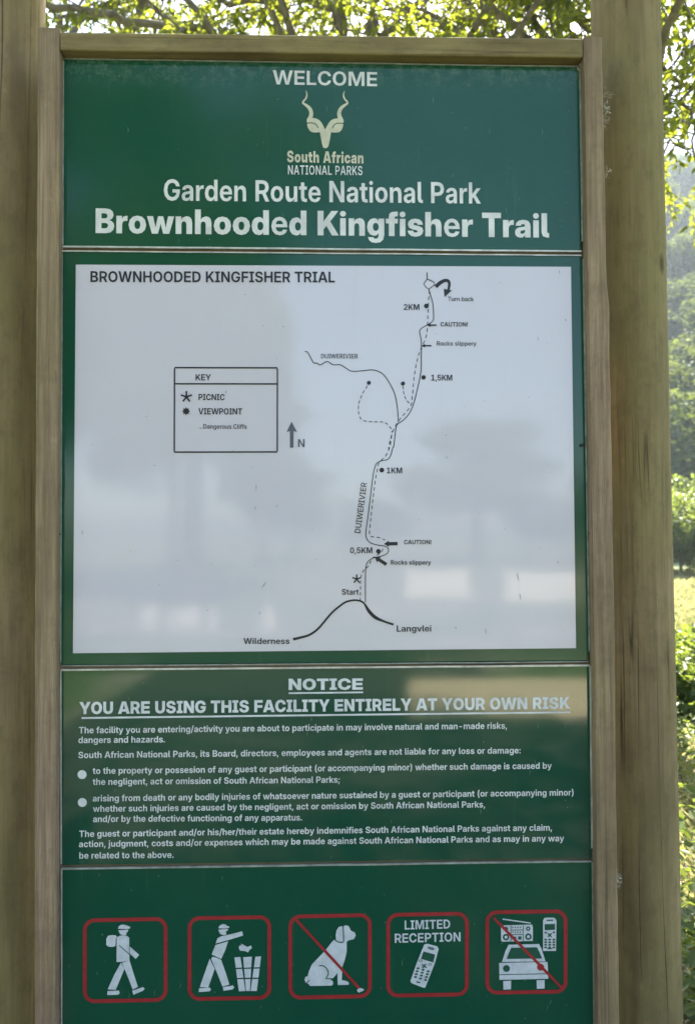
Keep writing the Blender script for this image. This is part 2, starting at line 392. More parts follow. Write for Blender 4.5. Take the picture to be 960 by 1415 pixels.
FONT['bold'] = {
  32: (269, []),
  33: (285, [[78,221,67,728,218,728,206,221],[142,-9,83,14,59,73,83,131,142,154,202,131,226,73,202,14]]),
  40: (391, [[98,292,113,464,155,631,217,768,351,768,293,615,254,451,241,292,252,158,289,19,351,-140,217,-140,128,69]]),
  41: (391, [[40,-140,102,19,138,159,150,292,136,451,98,615,40,768,174,768,236,631,278,464,293,292,262,68,174,-140]]),
  44: (269, [[36,-169,75,114,214,114,134,-169]]),
  45: (645, [[487,350,487,236,157,236,157,350]]),
  46: (269, [[135,-9,77,15,53,73,77,131,135,155,194,131,218,73,194,15]]),
  47: (372, [[365,762,130,-109,8,-109,242,762]]),
  48: (645, [[323,-11,169,34,74,163,42,363,74,564,169,693,323,738,476,693,571,564,604,363,571,163,477,34],[323,108,400,138,448,225,463,363,448,503,400,590,323,620,245,590,198,503,182,363,198,225,245,138]]),
  49: (645, [[92,0,92,118,574,118,574,0],[419,728,419,0,277,0,277,596,274,596,105,482,105,613,276,728]]),
  50: (645, [[67,0,67,106,329,341,387,398,425,451,438,510,424,569,383,608,321,621,257,606,215,561,200,490,63,490,96,621,186,708,322,738,454,711,544,633,577,518,559,431,504,346,405,248,267,122,267,119,583,119,583,0]]),
  51: (645, [[318,-11,174,20,79,103,44,223,187,223,205,161,251,121,318,106,384,121,429,163,445,226,429,287,379,329,301,344,211,344,211,437,384,606,384,608,84,608,84,728,558,728,558,617,323,393,323,423,468,407,560,333,591,220,556,99,460,18]]),
  53: (645, [[320,-10,185,18,92,97,55,214,194,214,213,157,258,119,320,104,387,122,432,169,448,240,432,311,387,359,321,376,246,359,199,312,67,322,95,728,546,728,546,608,220,608,204,428,207,428,269,471,353,487,445,469,520,418,570,340,587,243,554,112,460,22]]),
  54: (645, [[325,-10,189,20,94,107,59,238,84,353,158,483,326,728,478,728,246,394,214,394,242,428,289,457,355,468,476,440,557,360,586,237,553,108,460,21],[323,104,388,122,433,169,449,236,433,303,388,350,323,367,258,350,214,303,197,236,214,169,258,122]]),
  55: (645, [[120,0,426,604,426,606,70,606,70,728,575,728,575,606,270,0]]),
  56: (645, [[322,-11,179,16,82,89,47,195,68,282,127,345,213,377,213,379,111,435,72,542,104,644,193,713,322,738,452,713,541,644,573,542,534,435,432,379,432,377,518,345,577,282,598,195,563,89,466,16],[322,97,389,111,434,149,450,206,433,264,388,304,322,319,257,304,211,264,195,206,211,149,256,111],[322,427,379,440,418,475,432,528,418,581,380,616,322,628,265,616,227,581,213,528,227,475,265,440]]),
  57: (645, [[320,738,456,707,551,621,586,490,562,375,487,245,320,0,167,0,400,334,432,334,403,299,357,271,290,259,170,288,88,368,59,490,93,619,185,706],[322,623,258,606,213,559,196,492,213,424,258,378,322,361,387,378,432,424,448,491,432,559,387,606]]),
  58: (269, [[135,-9,77,15,53,73,77,131,135,155,194,131,218,73,194,15],[135,344,77,368,53,426,77,485,135,508,194,485,218,426,194,368]]),
  59: (269, [[36,-169,75,114,214,114,134,-169],[143,344,85,368,61,426,85,485,143,508,202,485,226,426,202,368]]),
  65: (724, [[13,0,267,728,455,728,711,0,549,0,432,358,389,501,342,671,378,671,332,501,290,358,172,0],[171,166,171,282,553,282,553,166]]),
  66: (652, [[61,0,61,728,349,728,482,704,563,638,591,540,574,466,529,413,461,382,461,378,539,353,597,294,618,203,590,98,505,26,366,0],[205,117,343,117,437,143,469,213,454,267,412,304,346,317,205,317],[205,423,334,423,392,434,431,467,445,518,416,585,335,610,205,610]]),
  67: (732, [[380,-11,204,34,83,163,38,363,83,564,204,693,380,738,496,720,592,668,660,585,696,476,548,476,528,532,491,574,442,600,382,609,278,580,209,495,185,363,209,232,278,148,382,118,442,127,491,153,527,195,549,251,696,251,662,147,595,64,500,9]]),
  68: (710, [[315,0,128,0,128,124,308,124,429,151,502,231,526,364,502,497,430,577,309,603,124,603,124,728,318,728,507,684,629,558,672,364,629,170,506,44],[206,728,206,0,61,0,61,728]]),
  69: (606, [[61,0,61,728,564,728,564,604,206,604,206,428,537,428,537,307,206,307,206,123,565,123,565,0]]),
  70: (583, [[61,0,61,728,551,728,551,604,206,604,206,411,524,411,524,290,206,290,206,0]]),
  71: (742, [[382,-11,202,35,82,166,38,363,83,564,205,693,379,738,495,720,591,669,659,590,694,488,545,488,524,538,489,576,441,601,382,609,278,580,210,496,185,364,210,232,279,148,384,118,475,138,536,194,557,278,591,274,397,274,397,386,699,386,699,294,659,134,546,27]]),
  72: (730, [[61,0,61,728,206,728,206,433,524,433,524,728,670,728,670,0,524,0,524,310,206,310,206,0]]),
  73: (426, [[34,0,34,120,140,120,140,608,34,608,34,728,392,728,392,608,286,608,286,120,392,120,392,0]]),
  74: (571, [[270,-10,96,49,31,219,31,264,173,264,173,217,199,138,269,111,340,138,366,217,366,728,511,728,511,217,446,49]]),
  75: (697, [[167,161,167,321,214,387,263,450,317,516,499,728,676,728,368,374,357,376],[61,0,61,728,206,728,206,524,205,341,206,271,206,0],[513,0,293,332,382,442,683,0]]),
  76: (560, [[61,0,61,728,206,728,206,123,531,123,531,0]]),
  77: (909, [[61,0,61,728,278,728,401,382,418,325,438,252,457,178,472,118,439,118,453,178,472,252,492,325,509,382,630,728,848,728,848,0,703,0,703,350,704,408,706,481,708,559,709,635,723,635,701,555,678,475,657,404,640,350,515,0,394,0,268,350,250,404,229,474,205,554,182,635,199,635,200,560,202,482,204,408,205,350,205,0]]),
  78: (741, [[61,0,61,728,219,728,455,350,486,298,522,232,558,157,542,136,537,216,534,300,533,365,533,728,680,728,680,0,522,0,307,341,270,403,227,481,176,577,199,587,204,486,207,401,208,342,208,0]]),
  79: (758, [[379,-11,205,34,83,163,38,363,83,564,205,693,379,738,553,693,675,564,719,363,675,163,553,34],[379,118,479,147,548,230,572,363,548,497,479,581,379,609,278,581,210,497,185,363,210,230,278,147]]),
  80: (638, [[61,0,61,728,344,728,485,697,575,613,607,487,575,361,484,277,342,247,148,247,148,367,328,367,401,382,445,424,461,487,445,550,401,591,328,606,206,606,206,0]]),
  81: (760, [[327,249,452,249,521,161,578,93,701,-61,566,-61,484,43,441,98],[379,-11,205,34,83,163,38,363,83,564,205,693,379,738,553,693,675,564,719,363,675,163,553,34],[379,118,479,147,548,230,572,363,548,497,479,581,379,609,278,581,210,497,185,363,210,230,278,147]]),
  82: (652, [[61,0,61,728,347,728,488,698,578,616,609,491,577,367,484,287,340,258,147,258,147,377,331,377,403,390,448,429,463,491,448,553,403,592,330,606,206,606,206,0],[470,0,299,330,455,330,630,0]]),
  83: (652, [[330,-11,175,17,75,100,38,232,180,232,200,166,252,124,330,110,403,122,451,156,468,206,454,248,411,278,339,301,260,319,107,392,55,519,89,634,186,711,328,738,470,711,564,632,599,512,461,512,421,589,328,617,261,605,217,574,202,527,216,485,259,456,325,435,393,419,486,390,556,346,599,288,614,211,580,93,482,16]]),
  84: (648, [[29,604,29,728,619,728,619,604,397,604,397,0,251,0,251,604]]),
  85: (717, [[358,-11,201,22,97,116,60,254,60,728,204,728,204,266,223,189,277,136,359,117,440,136,494,189,513,266,513,728,657,728,657,254,620,115,516,22]]),
  86: (720, [[269,0,13,728,173,728,293,369,335,228,383,58,346,58,392,228,433,369,549,728,707,728,456,0]]),
  87: (1012, [[209,0,13,728,170,728,257,362,276,270,293,176,310,84,282,84,300,176,319,270,339,362,430,728,581,728,672,362,693,270,711,176,729,84,701,84,718,176,735,270,754,362,841,728,998,728,802,0,638,0,536,391,512,504,487,635,524,635,500,505,476,391,374,0]]),
  88: (712, [[15,0,313,425,313,316,37,728,204,728,286,602,320,548,348,498,376,448,339,448,367,498,396,548,430,602,514,728,676,728,405,324,405,428,697,0,527,0,423,155,394,201,369,242,344,284,367,284,343,242,317,201,287,155,181,0]]),
  89: (705, [[283,0,283,274,13,728,182,728,307,505,341,441,372,371,339,371,370,441,403,505,524,728,692,728,426,274,426,0]]),
  97: (563, [[212,-10,120,8,56,61,33,149,49,223,94,271,160,298,236,312,312,321,354,333,363,344,366,359,366,362,356,400,327,424,279,433,231,424,197,400,180,366,49,376,87,463,167,519,282,538,371,527,442,493,490,437,506,358,506,0,370,0,370,74,367,74,333,30,283,1],[251,90,313,103,353,140,367,192,367,248,349,240,322,234,291,228,259,223,213,211,180,188,168,152,179,118,208,97]]),
  98: (610, [[353,-10,285,2,233,35,199,83,196,83,196,0,57,0,57,728,198,728,198,449,200,449,235,494,285,526,354,538,468,505,547,411,576,264,548,118,469,23],[315,104,378,124,419,180,433,265,419,349,378,404,315,424,249,404,207,349,193,265,207,180,250,124]]),
  99: (568, [[295,-11,157,23,66,120,34,263,66,407,157,504,295,539,386,525,459,486,511,425,536,346,402,335,389,372,367,401,336,419,297,425,232,405,191,349,177,263,191,179,232,122,297,102,336,108,367,127,389,156,402,195,536,183,512,104,461,43,387,3]]),
  100: (610, [[257,-10,141,23,62,118,34,264,63,411,142,505,256,538,325,526,376,494,410,449,413,449,413,728,554,728,554,0,415,0,415,83,411,83,377,35,326,2],[296,104,361,124,403,180,418,265,403,349,361,404,296,424,232,404,191,349,177,265,191,180,232,124]]),
  101: (575, [[296,-11,157,23,66,119,34,263,66,406,156,504,290,539,391,520,472,467,525,382,543,267,543,228,89,228,89,319,475,319,410,296,396,367,356,414,292,431,228,414,187,368,172,299,172,236,188,161,231,112,299,96,349,103,386,126,408,162,537,151,492,66,409,9]]),
  102: (380, [[354,529,354,419,9,419,9,529],[104,0,104,587,125,673,183,725,274,743,328,740,364,736,353,627,331,629,304,630,258,616,245,571,245,0]]),
  103: (611, [[298,-213,178,-194,97,-141,57,-62,186,-46,207,-78,244,-101,298,-109,384,-81,415,3,415,91,409,91,376,45,325,14,257,3,142,35,63,125,34,267,63,412,143,505,257,538,326,526,377,493,412,447,415,447,415,529,554,529,554,12,521,-116,431,-189],[296,114,361,133,403,186,418,268,403,351,361,406,296,425,232,406,191,352,177,268,192,186,232,132]]),
  104: (600, [[198,301,198,0,57,0,57,728,197,728,197,394,176,394,245,501,358,538,456,514,520,444,543,334,543,0,402,0,402,309,376,390,303,418,249,405,211,366]]),
  105: (255, [[57,0,57,529,198,529,198,0],[127,599,70,620,47,673,70,727,127,748,184,727,207,673,184,620]]),
  106: (255, [[57,529,198,529,198,-38,177,-130,114,-186,14,-204,-30,-204,-30,-92,-3,-92,43,-77,57,-28],[127,599,71,620,48,673,71,727,127,748,184,727,207,673,184,620]]),
  107: (561, [[185,156,185,324,202,324,386,529,551,529,315,264,283,264],[57,0,57,728,198,728,198,0],[396,0,230,233,323,332,562,0]]),
  108: (286, [[219,-2,96,32,57,139,57,728,198,728,198,156,207,119,241,108,255,109,265,110,276,4,250,0]]),
  109: (894, [[57,0,57,529,191,529,194,405,184,405,222,481,280,524,349,539,448,503,501,401,485,401,522,477,585,523,663,539,752,517,814,454,837,353,837,0,696,0,696,328,670,398,607,421,558,409,526,374,515,323,515,0,379,0,379,332,354,397,292,421,244,409,210,374,198,317,198,0]]),
  110: (599, [[198,301,198,0,57,0,57,529,193,529,194,394,176,394,245,501,358,538,455,514,520,444,543,334,543,0,402,0,402,309,376,390,303,418,249,405,211,366]]),
  111: (593, [[297,-11,158,23,67,119,34,263,67,408,158,504,297,539,435,504,527,408,560,263,527,119,435,23],[297,102,361,122,403,179,417,263,403,348,361,405,297,425,232,405,191,349,177,263,191,179,232,122]]),
  112: (610, [[57,-204,57,529,196,529,196,449,200,449,234,494,285,526,354,538,468,505,547,411,576,264,548,118,469,23,353,-10,285,2,235,35,201,82,198,82,198,-204],[315,104,378,124,419,180,433,265,419,349,378,404,315,424,249,404,207,349,193,265,207,180,250,124]]),
  113: (610, [[554,-204,413,-204,413,82,410,82,376,35,325,2,257,-10,141,23,62,118,34,264,63,411,142,505,256,538,325,526,376,494,411,449,415,449,415,529,554,529],[296,104,361,124,403,180,418,265,403,349,361,404,296,424,232,404,191,349,177,265,191,180,232,124]]),
  114: (385, [[57,0,57,529,193,529,193,439,197,439,244,510,325,534,349,534,369,532,369,408,343,411,308,413,251,399,212,359,198,296,198,0]]),
  115: (535, [[270,-12,153,8,71,65,32,155,168,166,201,110,270,91,336,107,354,125,360,148,356,167,343,183,291,203,200,221,84,275,45,373,73,461,150,518,267,538,380,518,457,463,490,377,362,367,334,417,270,437,209,421,192,403,186,380,203,346,253,325,350,305,466,254,504,161,474,70,391,10]]),
  116: (364, [[338,529,338,419,9,419,9,529],[92,665,233,665,233,158,244,120,284,109,310,109,335,111,344,2,303,-2,258,-3,134,33,92,140]]),
  117: (600, [[241,-9,144,15,80,85,57,195,57,529,198,529,198,220,224,140,296,111,351,124,388,164,402,229,402,529,543,529,543,0,406,0,406,135,423,135,355,28]]),
  118: (572, [[207,0,11,529,160,529,249,259,278,161,304,62,272,62,297,161,325,259,414,529,561,529,365,0]]),
  119: (829, [[171,0,11,529,159,529,207,336,234,221,260,94,243,94,271,220,300,336,350,529,479,529,529,336,557,221,586,94,568,94,594,220,620,336,668,529,818,529,658,0,513,0,452,210,435,275,418,346,401,414,427,414,411,346,394,275,376,210,315,0]]),
  120: (554, [[13,0,223,314,221,229,25,529,179,529,227,449,267,377,304,307,254,307,291,377,332,449,382,529,533,529,332,228,334,312,541,0,387,0,330,92,290,163,253,231,300,231,263,163,223,92,166,0]]),
  121: (572, [[62,-199,76,-90,120,-92,159,-90,186,-72,202,-35,212,0,11,529,160,529,250,259,278,161,303,62,267,62,293,162,322,259,415,529,562,529,332,-74,292,-146,234,-191,154,-206,105,-204]]),
  122: (543, [[52,0,52,91,316,413,316,416,56,416,56,529,485,529,485,431,230,116,230,113,491,113,491,0]]),
}
FONT['medium'] = {
  32: (269, []),
  46: (269, [[136,-8,84,13,63,64,84,116,136,137,188,116,209,64,188,13]]),
  65: (697, [[15,0,275,728,421,728,682,0,553,0,418,397,380,518,333,678,362,678,315,517,278,397,142,0],[162,185,162,283,535,283,535,185]]),
  67: (729, [[380,-11,207,35,88,165,45,363,88,562,207,692,380,738,492,721,584,671,651,591,687,485,568,485,544,548,502,594,447,622,382,632,266,599,190,507,163,363,190,220,267,128,382,96,447,105,502,134,544,179,568,242,687,242,652,139,586,59,494,7]]),
  68: (707, [[310,0,129,0,129,102,303,102,438,133,518,222,545,365,519,506,440,595,309,625,125,625,125,728,316,728,502,684,621,559,662,365,620,170,500,44],[188,728,188,0,70,0,70,728]]),
  69: (598, [[70,0,70,728,552,728,552,626,188,626,188,419,525,419,525,319,188,319,188,102,553,102,553,0]]),
  71: (740, [[381,-11,206,36,87,166,45,363,88,562,207,692,378,738,490,721,583,670,651,592,686,492,566,492,541,549,501,594,446,622,380,632,267,599,190,507,163,363,190,221,267,128,382,96,483,119,551,184,576,283,607,280,401,280,401,375,692,375,692,290,651,133,541,27]]),
  73: (405, [[38,0,38,100,144,100,144,628,38,628,38,728,368,728,368,628,262,628,262,100,368,100,368,0]]),
  75: (674, [[154,184,154,318,202,382,252,442,305,504,506,728,654,728,345,385,337,386],[70,0,70,728,188,728,188,500,187,331,188,274,188,0],[519,0,276,352,349,442,657,0]]),
  76: (554, [[70,0,70,728,188,728,188,102,522,102,522,0]]),
  78: (735, [[70,0,70,728,201,728,469,304,497,257,532,194,567,124,554,108,550,183,547,259,547,317,547,728,665,728,665,0,533,0,293,380,259,437,216,511,163,607,180,618,185,517,188,436,189,380,189,0]]),
  79: (757, [[379,-11,207,35,88,165,45,363,88,562,207,692,379,738,550,692,669,562,712,363,669,165,550,35],[379,96,489,127,566,217,594,363,566,510,489,601,379,632,268,601,191,510,163,363,191,218,268,127]]),
  80: (631, [[70,0,70,728,339,728,478,698,565,616,594,494,564,373,476,291,337,261,142,261,142,361,330,361,411,378,460,425,477,494,460,564,411,610,329,627,188,627,188,0]]),
  82: (645, [[70,0,70,728,343,728,481,699,568,619,598,498,567,378,478,299,338,271,138,271,138,370,334,370,415,386,464,430,481,498,464,567,415,611,333,627,188,627,188,0],[485,0,312,328,440,328,617,0]]),
  83: (639, [[323,-12,175,16,78,97,42,223,159,223,182,150,239,105,323,90,405,104,460,143,480,202,464,250,419,284,343,309,262,330,110,402,59,525,92,637,185,712,321,738,457,711,547,635,582,519,468,519,424,606,319,637,245,624,195,586,177,532,194,483,240,450,310,427,383,409,470,381,537,339,581,282,597,205,564,91,469,15]]),
  84: (637, [[32,626,32,728,605,728,605,626,378,626,378,0,260,0,260,626]]),
  85: (719, [[360,-11,206,22,104,115,68,251,68,728,185,728,185,260,207,175,267,116,360,94,452,116,513,175,534,260,534,728,651,728,651,251,615,115,513,22]]),
  86: (695, [[277,0,15,728,142,728,280,331,318,211,365,51,336,51,383,212,419,331,553,728,680,728,422,0]]),
  87: (988, [[212,0,15,728,139,728,241,319,259,238,276,155,291,72,272,72,289,155,306,238,325,319,431,728,558,728,662,319,682,238,699,155,716,72,696,72,712,155,729,238,747,319,849,728,973,728,776,0,641,0,527,428,503,533,480,653,508,653,485,535,461,428,347,0]]),
  97: (550, [[218,-10,125,8,61,62,37,150,54,224,101,271,167,297,243,310,320,319,362,331,375,358,375,362,364,407,329,437,275,448,218,437,179,410,159,371,51,382,91,467,169,520,275,538,356,527,424,495,471,439,488,358,488,0,377,0,377,74,374,74,343,33,292,2],[244,78,316,94,361,136,376,194,376,257,356,248,325,241,288,234,252,229,200,217,162,192,148,150,160,111,194,86]]),
  98: (598, [[335,-10,265,2,213,36,178,82,173,82,173,0,63,0,63,728,176,728,176,448,179,448,213,492,265,525,336,538,452,504,531,410,560,264,532,119,453,23],[309,85,382,107,429,170,445,264,429,359,383,421,309,443,235,421,188,358,171,264,188,170,235,108]]),
  99: (556, [[290,-12,158,23,69,120,38,263,69,407,158,504,290,539,375,526,444,489,494,432,520,359,411,348,397,387,371,417,336,437,291,444,215,420,169,357,153,263,169,170,215,107,291,83,336,90,371,110,396,141,411,181,521,170,495,97,445,39,375,2]]),
  100: (598, [[263,-10,146,23,66,119,38,264,67,410,146,504,263,538,334,525,385,492,420,448,423,448,423,728,536,728,536,0,425,0,425,82,421,82,386,36,334,2],[289,85,363,108,411,170,427,264,411,358,363,421,289,443,216,421,169,359,153,264,169,170,216,107]]),
  101: (566, [[292,-12,157,23,69,120,38,263,69,406,156,503,285,539,382,521,460,468,512,383,530,267,530,233,91,233,91,315,472,315,421,290,405,373,359,427,286,447,213,427,166,373,150,295,150,243,167,156,217,100,294,80,350,89,391,116,416,157,522,147,479,64,400,9]]),
  102: (357, [[330,529,330,438,9,438,9,529],[106,0,106,600,125,678,181,726,263,743,310,740,341,736,329,645,309,647,282,648,233,633,219,584,219,0]]),
  103: (599, [[292,-213,180,-195,102,-145,62,-69,166,-51,190,-88,231,-114,292,-124,389,-93,424,-1,424,90,419,90,385,45,333,13,263,1,146,33,67,124,38,266,67,410,147,504,263,538,334,525,386,492,422,446,425,446,425,529,536,529,536,3,504,-121,417,-191],[289,94,363,115,411,175,428,267,411,360,364,421,289,443,216,422,169,361,153,267,169,175,216,115]]),
  104: (583, [[176,307,176,0,63,0,63,728,175,728,175,398,155,398,224,503,335,538,431,514,497,445,520,333,520,0,407,0,407,317,378,407,297,439,235,424,192,381]]),
  105: (238, [[63,0,63,529,176,529,176,0],[119,612,70,631,50,678,70,725,119,744,168,725,189,678,168,631]]),
  106: (239, [[63,529,176,529,176,-48,157,-132,101,-186,11,-204,-25,-204,-25,-110,-1,-110,48,-92,63,-39],[119,612,70,631,50,678,70,725,119,744,168,725,189,678,168,631]]),
  107: (543, [[167,173,167,309,181,309,391,529,527,529,284,271,263,271],[63,0,63,728,176,728,176,0],[404,0,216,246,293,325,541,0]]),
  108: (268, [[208,-2,97,30,63,129,63,728,176,728,176,144,185,102,222,91,236,91,248,92,257,3,234,0]]),
  109: (875, [[63,0,63,529,171,529,173,411,164,411,201,482,259,525,327,539,426,503,478,409,463,409,499,478,560,523,639,539,727,518,789,455,812,352,812,0,699,0,699,339,669,417,599,441,542,427,506,389,493,332,493,0,382,0,382,346,354,415,284,441,231,427,191,387,176,322,176,0]]),
  110: (583, [[176,307,176,0,63,0,63,529,172,529,173,398,155,398,224,503,335,538,431,514,497,445,520,333,520,0,407,0,407,317,378,407,297,439,235,424,192,381]]),
  111: (582, [[291,-12,158,23,70,119,38,263,70,407,158,504,291,539,424,504,513,407,544,263,513,119,424,23],[291,84,367,107,414,170,430,263,414,356,367,420,291,444,216,420,169,357,153,263,169,170,216,107]]),
  112: (598, [[63,-204,63,529,173,529,173,449,178,449,213,492,264,525,336,538,452,504,531,410,560,264,532,119,453,23,335,-10,265,2,214,36,179,81,176,81,176,-204],[309,85,382,107,429,170,445,264,429,359,383,421,309,443,235,421,188,358,171,264,188,170,235,108]]),
  113: (598, [[536,-204,423,-204,423,81,419,81,385,36,333,2,263,-10,146,23,66,119,38,264,67,410,146,504,263,538,334,525,386,492,420,449,425,449,425,529,536,529],[289,85,363,108,411,170,427,264,411,358,363,421,289,443,216,421,169,359,153,264,169,170,216,107]]),
  114: (366, [[63,0,63,529,172,529,172,443,175,443,223,511,305,536,328,535,347,533,347,429,324,432,290,434,232,420,191,378,176,312,176,0]]),
  115: (517, [[260,-12,152,7,74,61,38,150,147,160,183,98,260,77,337,96,365,145,346,186,291,210,202,229,89,283,52,379,78,462,151,518,259,538,364,519,435,465,468,383,363,373,332,429,261,451,191,432,165,384,184,342,241,318,331,298,444,246,480,154,452,67,374,9]]),
  116: (341, [[313,529,313,438,9,438,9,529],[94,665,207,665,207,145,220,103,263,90,287,91,311,93,320,2,285,-2,247,-3,133,31,94,132]]),
  117: (583, [[249,-9,152,15,86,84,63,196,63,529,176,529,176,212,205,122,286,90,348,105,391,149,407,222,407,529,520,529,520,0,411,0,410,131,428,131,359,26]]),
  118: (553, [[215,0,15,529,136,529,238,240,266,148,292,56,263,56,289,148,317,240,418,529,538,529,338,0]]),
  119: (805, [[178,0,17,529,136,529,193,317,221,205,249,80,233,80,262,204,291,317,349,529,457,529,514,317,543,204,571,80,555,80,583,204,611,317,668,529,788,529,627,0,511,0,446,225,427,294,409,368,391,440,414,440,396,368,378,294,359,225,293,0]]),
  120: (539, [[18,0,230,309,229,233,29,529,156,529,215,437,256,367,295,301,248,301,287,367,328,437,388,529,513,529,310,232,311,307,521,0,395,0,326,106,285,174,247,239,292,239,254,174,213,106,143,0]]),
  121: (553, [[64,-200,77,-108,114,-110,153,-108,181,-89,201,-48,218,1,15,529,136,529,238,240,267,148,292,56,261,56,287,148,316,240,419,529,538,529,304,-82,265,-150,211,-192,139,-206,98,-204]]),
  122: (527, [[52,0,52,78,331,431,331,434,57,434,57,529,469,529,469,446,198,98,198,95,475,95,475,0]]),
}

# ------------------------------------------------------------------ lettering outlines (drawn letters, thousandths of an em)
_gc = {}

def winding(contours, x, y):
    wn = 0
    for c in contours:
        n = len(c)
        for i in range(n):
            x0, y0 = c[i]; x1, y1 = c[(i + 1) % n]
            if y0 <= y:
                if y1 > y and (x1 - x0) * (y - y0) - (x - x0) * (y1 - y0) > 0: wn += 1
            elif y1 <= y and (x1 - x0) * (y - y0) - (x - x0) * (y1 - y0) < 0: wn -= 1
    return wn

def fill(contours):
    """triangles of a set of closed outlines (non-zero rule)"""
    pts, edges = [], []
    for c in contours:
        k = len(pts); n = len(c)
        pts += [Vector((p[0], p[1])) for p in c]
        edges += [(k + i, k + (i + 1) % n) for i in range(n)]
    v, e, f, _, _, _ = delaunay_2d_cdt(pts, edges, [], 1, 1e-6)
    out = []
    for t in f:
        cx = sum(v[i].x for i in t) / len(t); cy = sum(v[i].y for i in t) / len(t)
        if winding(contours, cx, cy): out.append(tuple(t))
    return [(p.x, p.y) for p in v], out

def glyph(fn, ch):
    k = (fn, ch)
    if k not in _gc:
        adv, flat = FONT[fn].get(ord(ch)) or FONT['bold'][ord(ch)]
        cs = [list(zip(q[0::2], q[1::2])) for q in flat]
        _gc[k] = (adv, *(fill(cs) if cs else ([], [])))
    return _gc[k]

def layout(text, fn, space=0.0):
    v, f = [], []; x = 0.0
    for ch in text:
        adv, gv, gf = glyph(fn, ch)
        k = len(v)
        v += [(x + a, b) for a, b in gv]
        f += [tuple(i + k for i in t) for t in gf]
        x += adv + space
    xs = [a for a, _ in v]
    x0, x1 = min(xs), max(xs)
    return [(a - x0, b) for a, b in v], f, x1 - x0

CAPH = 727.0
GAP = 0.0008
def flatdepth(x, z): return 0.0

def text(s, x0, y0, x1, y1, cap, mat, parent, fn='bold', depth=flatdepth, space=0.0, name='lettering', lift=0):
    """one line of lettering on the board from baseline start to baseline end, cap height in photo pixels"""
    v, f, wd = layout(s, fn, space)
    A, B = on_plane(x0, y0), on_plane(x1, y1)
    ux = (B - A) / wd
    d = (B - A) / np.linalg.norm(B - A)
    un = np.array([-d[2], 0, d[0]])
    nx, ny = -(y1 - y0), (x1 - x0)                       # photo direction of "up"
    L = math.hypot(nx, ny)
    C = on_plane(x0 + (y1 - y0) / L * cap, y0 - (x1 - x0) / L * cap)
    h = np.linalg.norm(C - A)
    uy = un * (h / CAPH)
    P = [A + ux * a + uy * b for a, b in v]
    P = [(p[0], depth(p[0], p[2]) - GAP - lift, p[2]) for p in P]
    f = [t for t in f]
    o = mk(name, P, f, mat, parent)
    return o

def shape(name, polys, mat, parent, conv=lambda p: p, lift=0, depth=flatdepth):
    """filled flat figure; polys = outlines in (converted) photo pixels, one after another (each filled by itself)"""
    mb = MB()
    for k, poly in enumerate(polys):
        q = [conv(p) for p in poly]
        v, f = fill([q])
        W3 = [on_plane(a, b) for a, b in v]
        mb.add([(p[0], depth(p[0], p[2]) - GAP - lift - (k % 4) * .00005, p[2]) for p in W3], f)
    return mb.build(name, mat, parent)

def circle(cx, cy, r, n=20, ry=None):
    return [(cx + r * math.cos(2 * math.pi * i / n), cy + (ry or r) * math.sin(2 * math.pi * i / n)) for i in range(n)]

def smooth_path(p, per=6):
    """Catmull-Rom through the points"""
    p = [np.array(q, float) for q in p]
    out = []
    for i in range(len(p) - 1):
        a = p[max(i - 1, 0)]; b = p[i]; c = p[i + 1]; d = p[min(i + 2, len(p) - 1)]
        for k in range(per):
            t = k / per
            out.append(0.5 * (2 * b + (c - a) * t + (2 * a - 5 * b + 4 * c - d) * t * t + (3 * b - a - 3 * c + d) * t ** 3))
    out.append(p[-1])
    return out

def ribbon(path, wd):
    """outline of a line of some width (number or list)"""
    p = [np.array(q[:2], float) for q in path]
    n = len(p)
    wl = [wd] * n if not hasattr(wd, '__len__') else list(wd)
    L, Rr = [], []
    for i in range(n):
        t = p[min(i + 1, n - 1)] - p[max(i - 1, 0)]
        t = t / (np.linalg.norm(t) + 1e-9)
        m = np.array([-t[1], t[0]])
        L.append(tuple(p[i] + m * wl[i] / 2)); Rr.append(tuple(p[i] - m * wl[i] / 2))
    return L + Rr[::-1]

def quads(path, wd):
    """a line as a chain of separate quads (safe for curly lines)"""
    r = ribbon(path, wd); n = len(r) // 2
    return [[r[i], r[i + 1], r[2 * n - 2 - i], r[2 * n - 1 - i]] for i in range(n - 1)]

def dashes(path, wd, on, off):
    p = [np.array(q, float) for q in path]
    s = [0]
    for a, b in zip(p, p[1:]): s.append(s[-1] + np.linalg.norm(b - a))
    def at(t):
        for i in range(len(p) - 1):
            if t <= s[i + 1]:
                u = (t - s[i]) / max(s[i + 1] - s[i], 1e-9); return p[i] + (p[i + 1] - p[i]) * u
        return p[-1]
    out, t = [], 0.0
    while t < s[-1]:
        e = min(t + on, s[-1])
        out.append(ribbon([at(t), at((t + e) / 2), at(e)], wd))
        t += on + off
    return out

# ------------------------------------------------------------------ the notice board
board = thing('notice_board', (0, 0.1, 0), 'tall wooden park notice board with four green sign panels between two round posts', 'notice board')

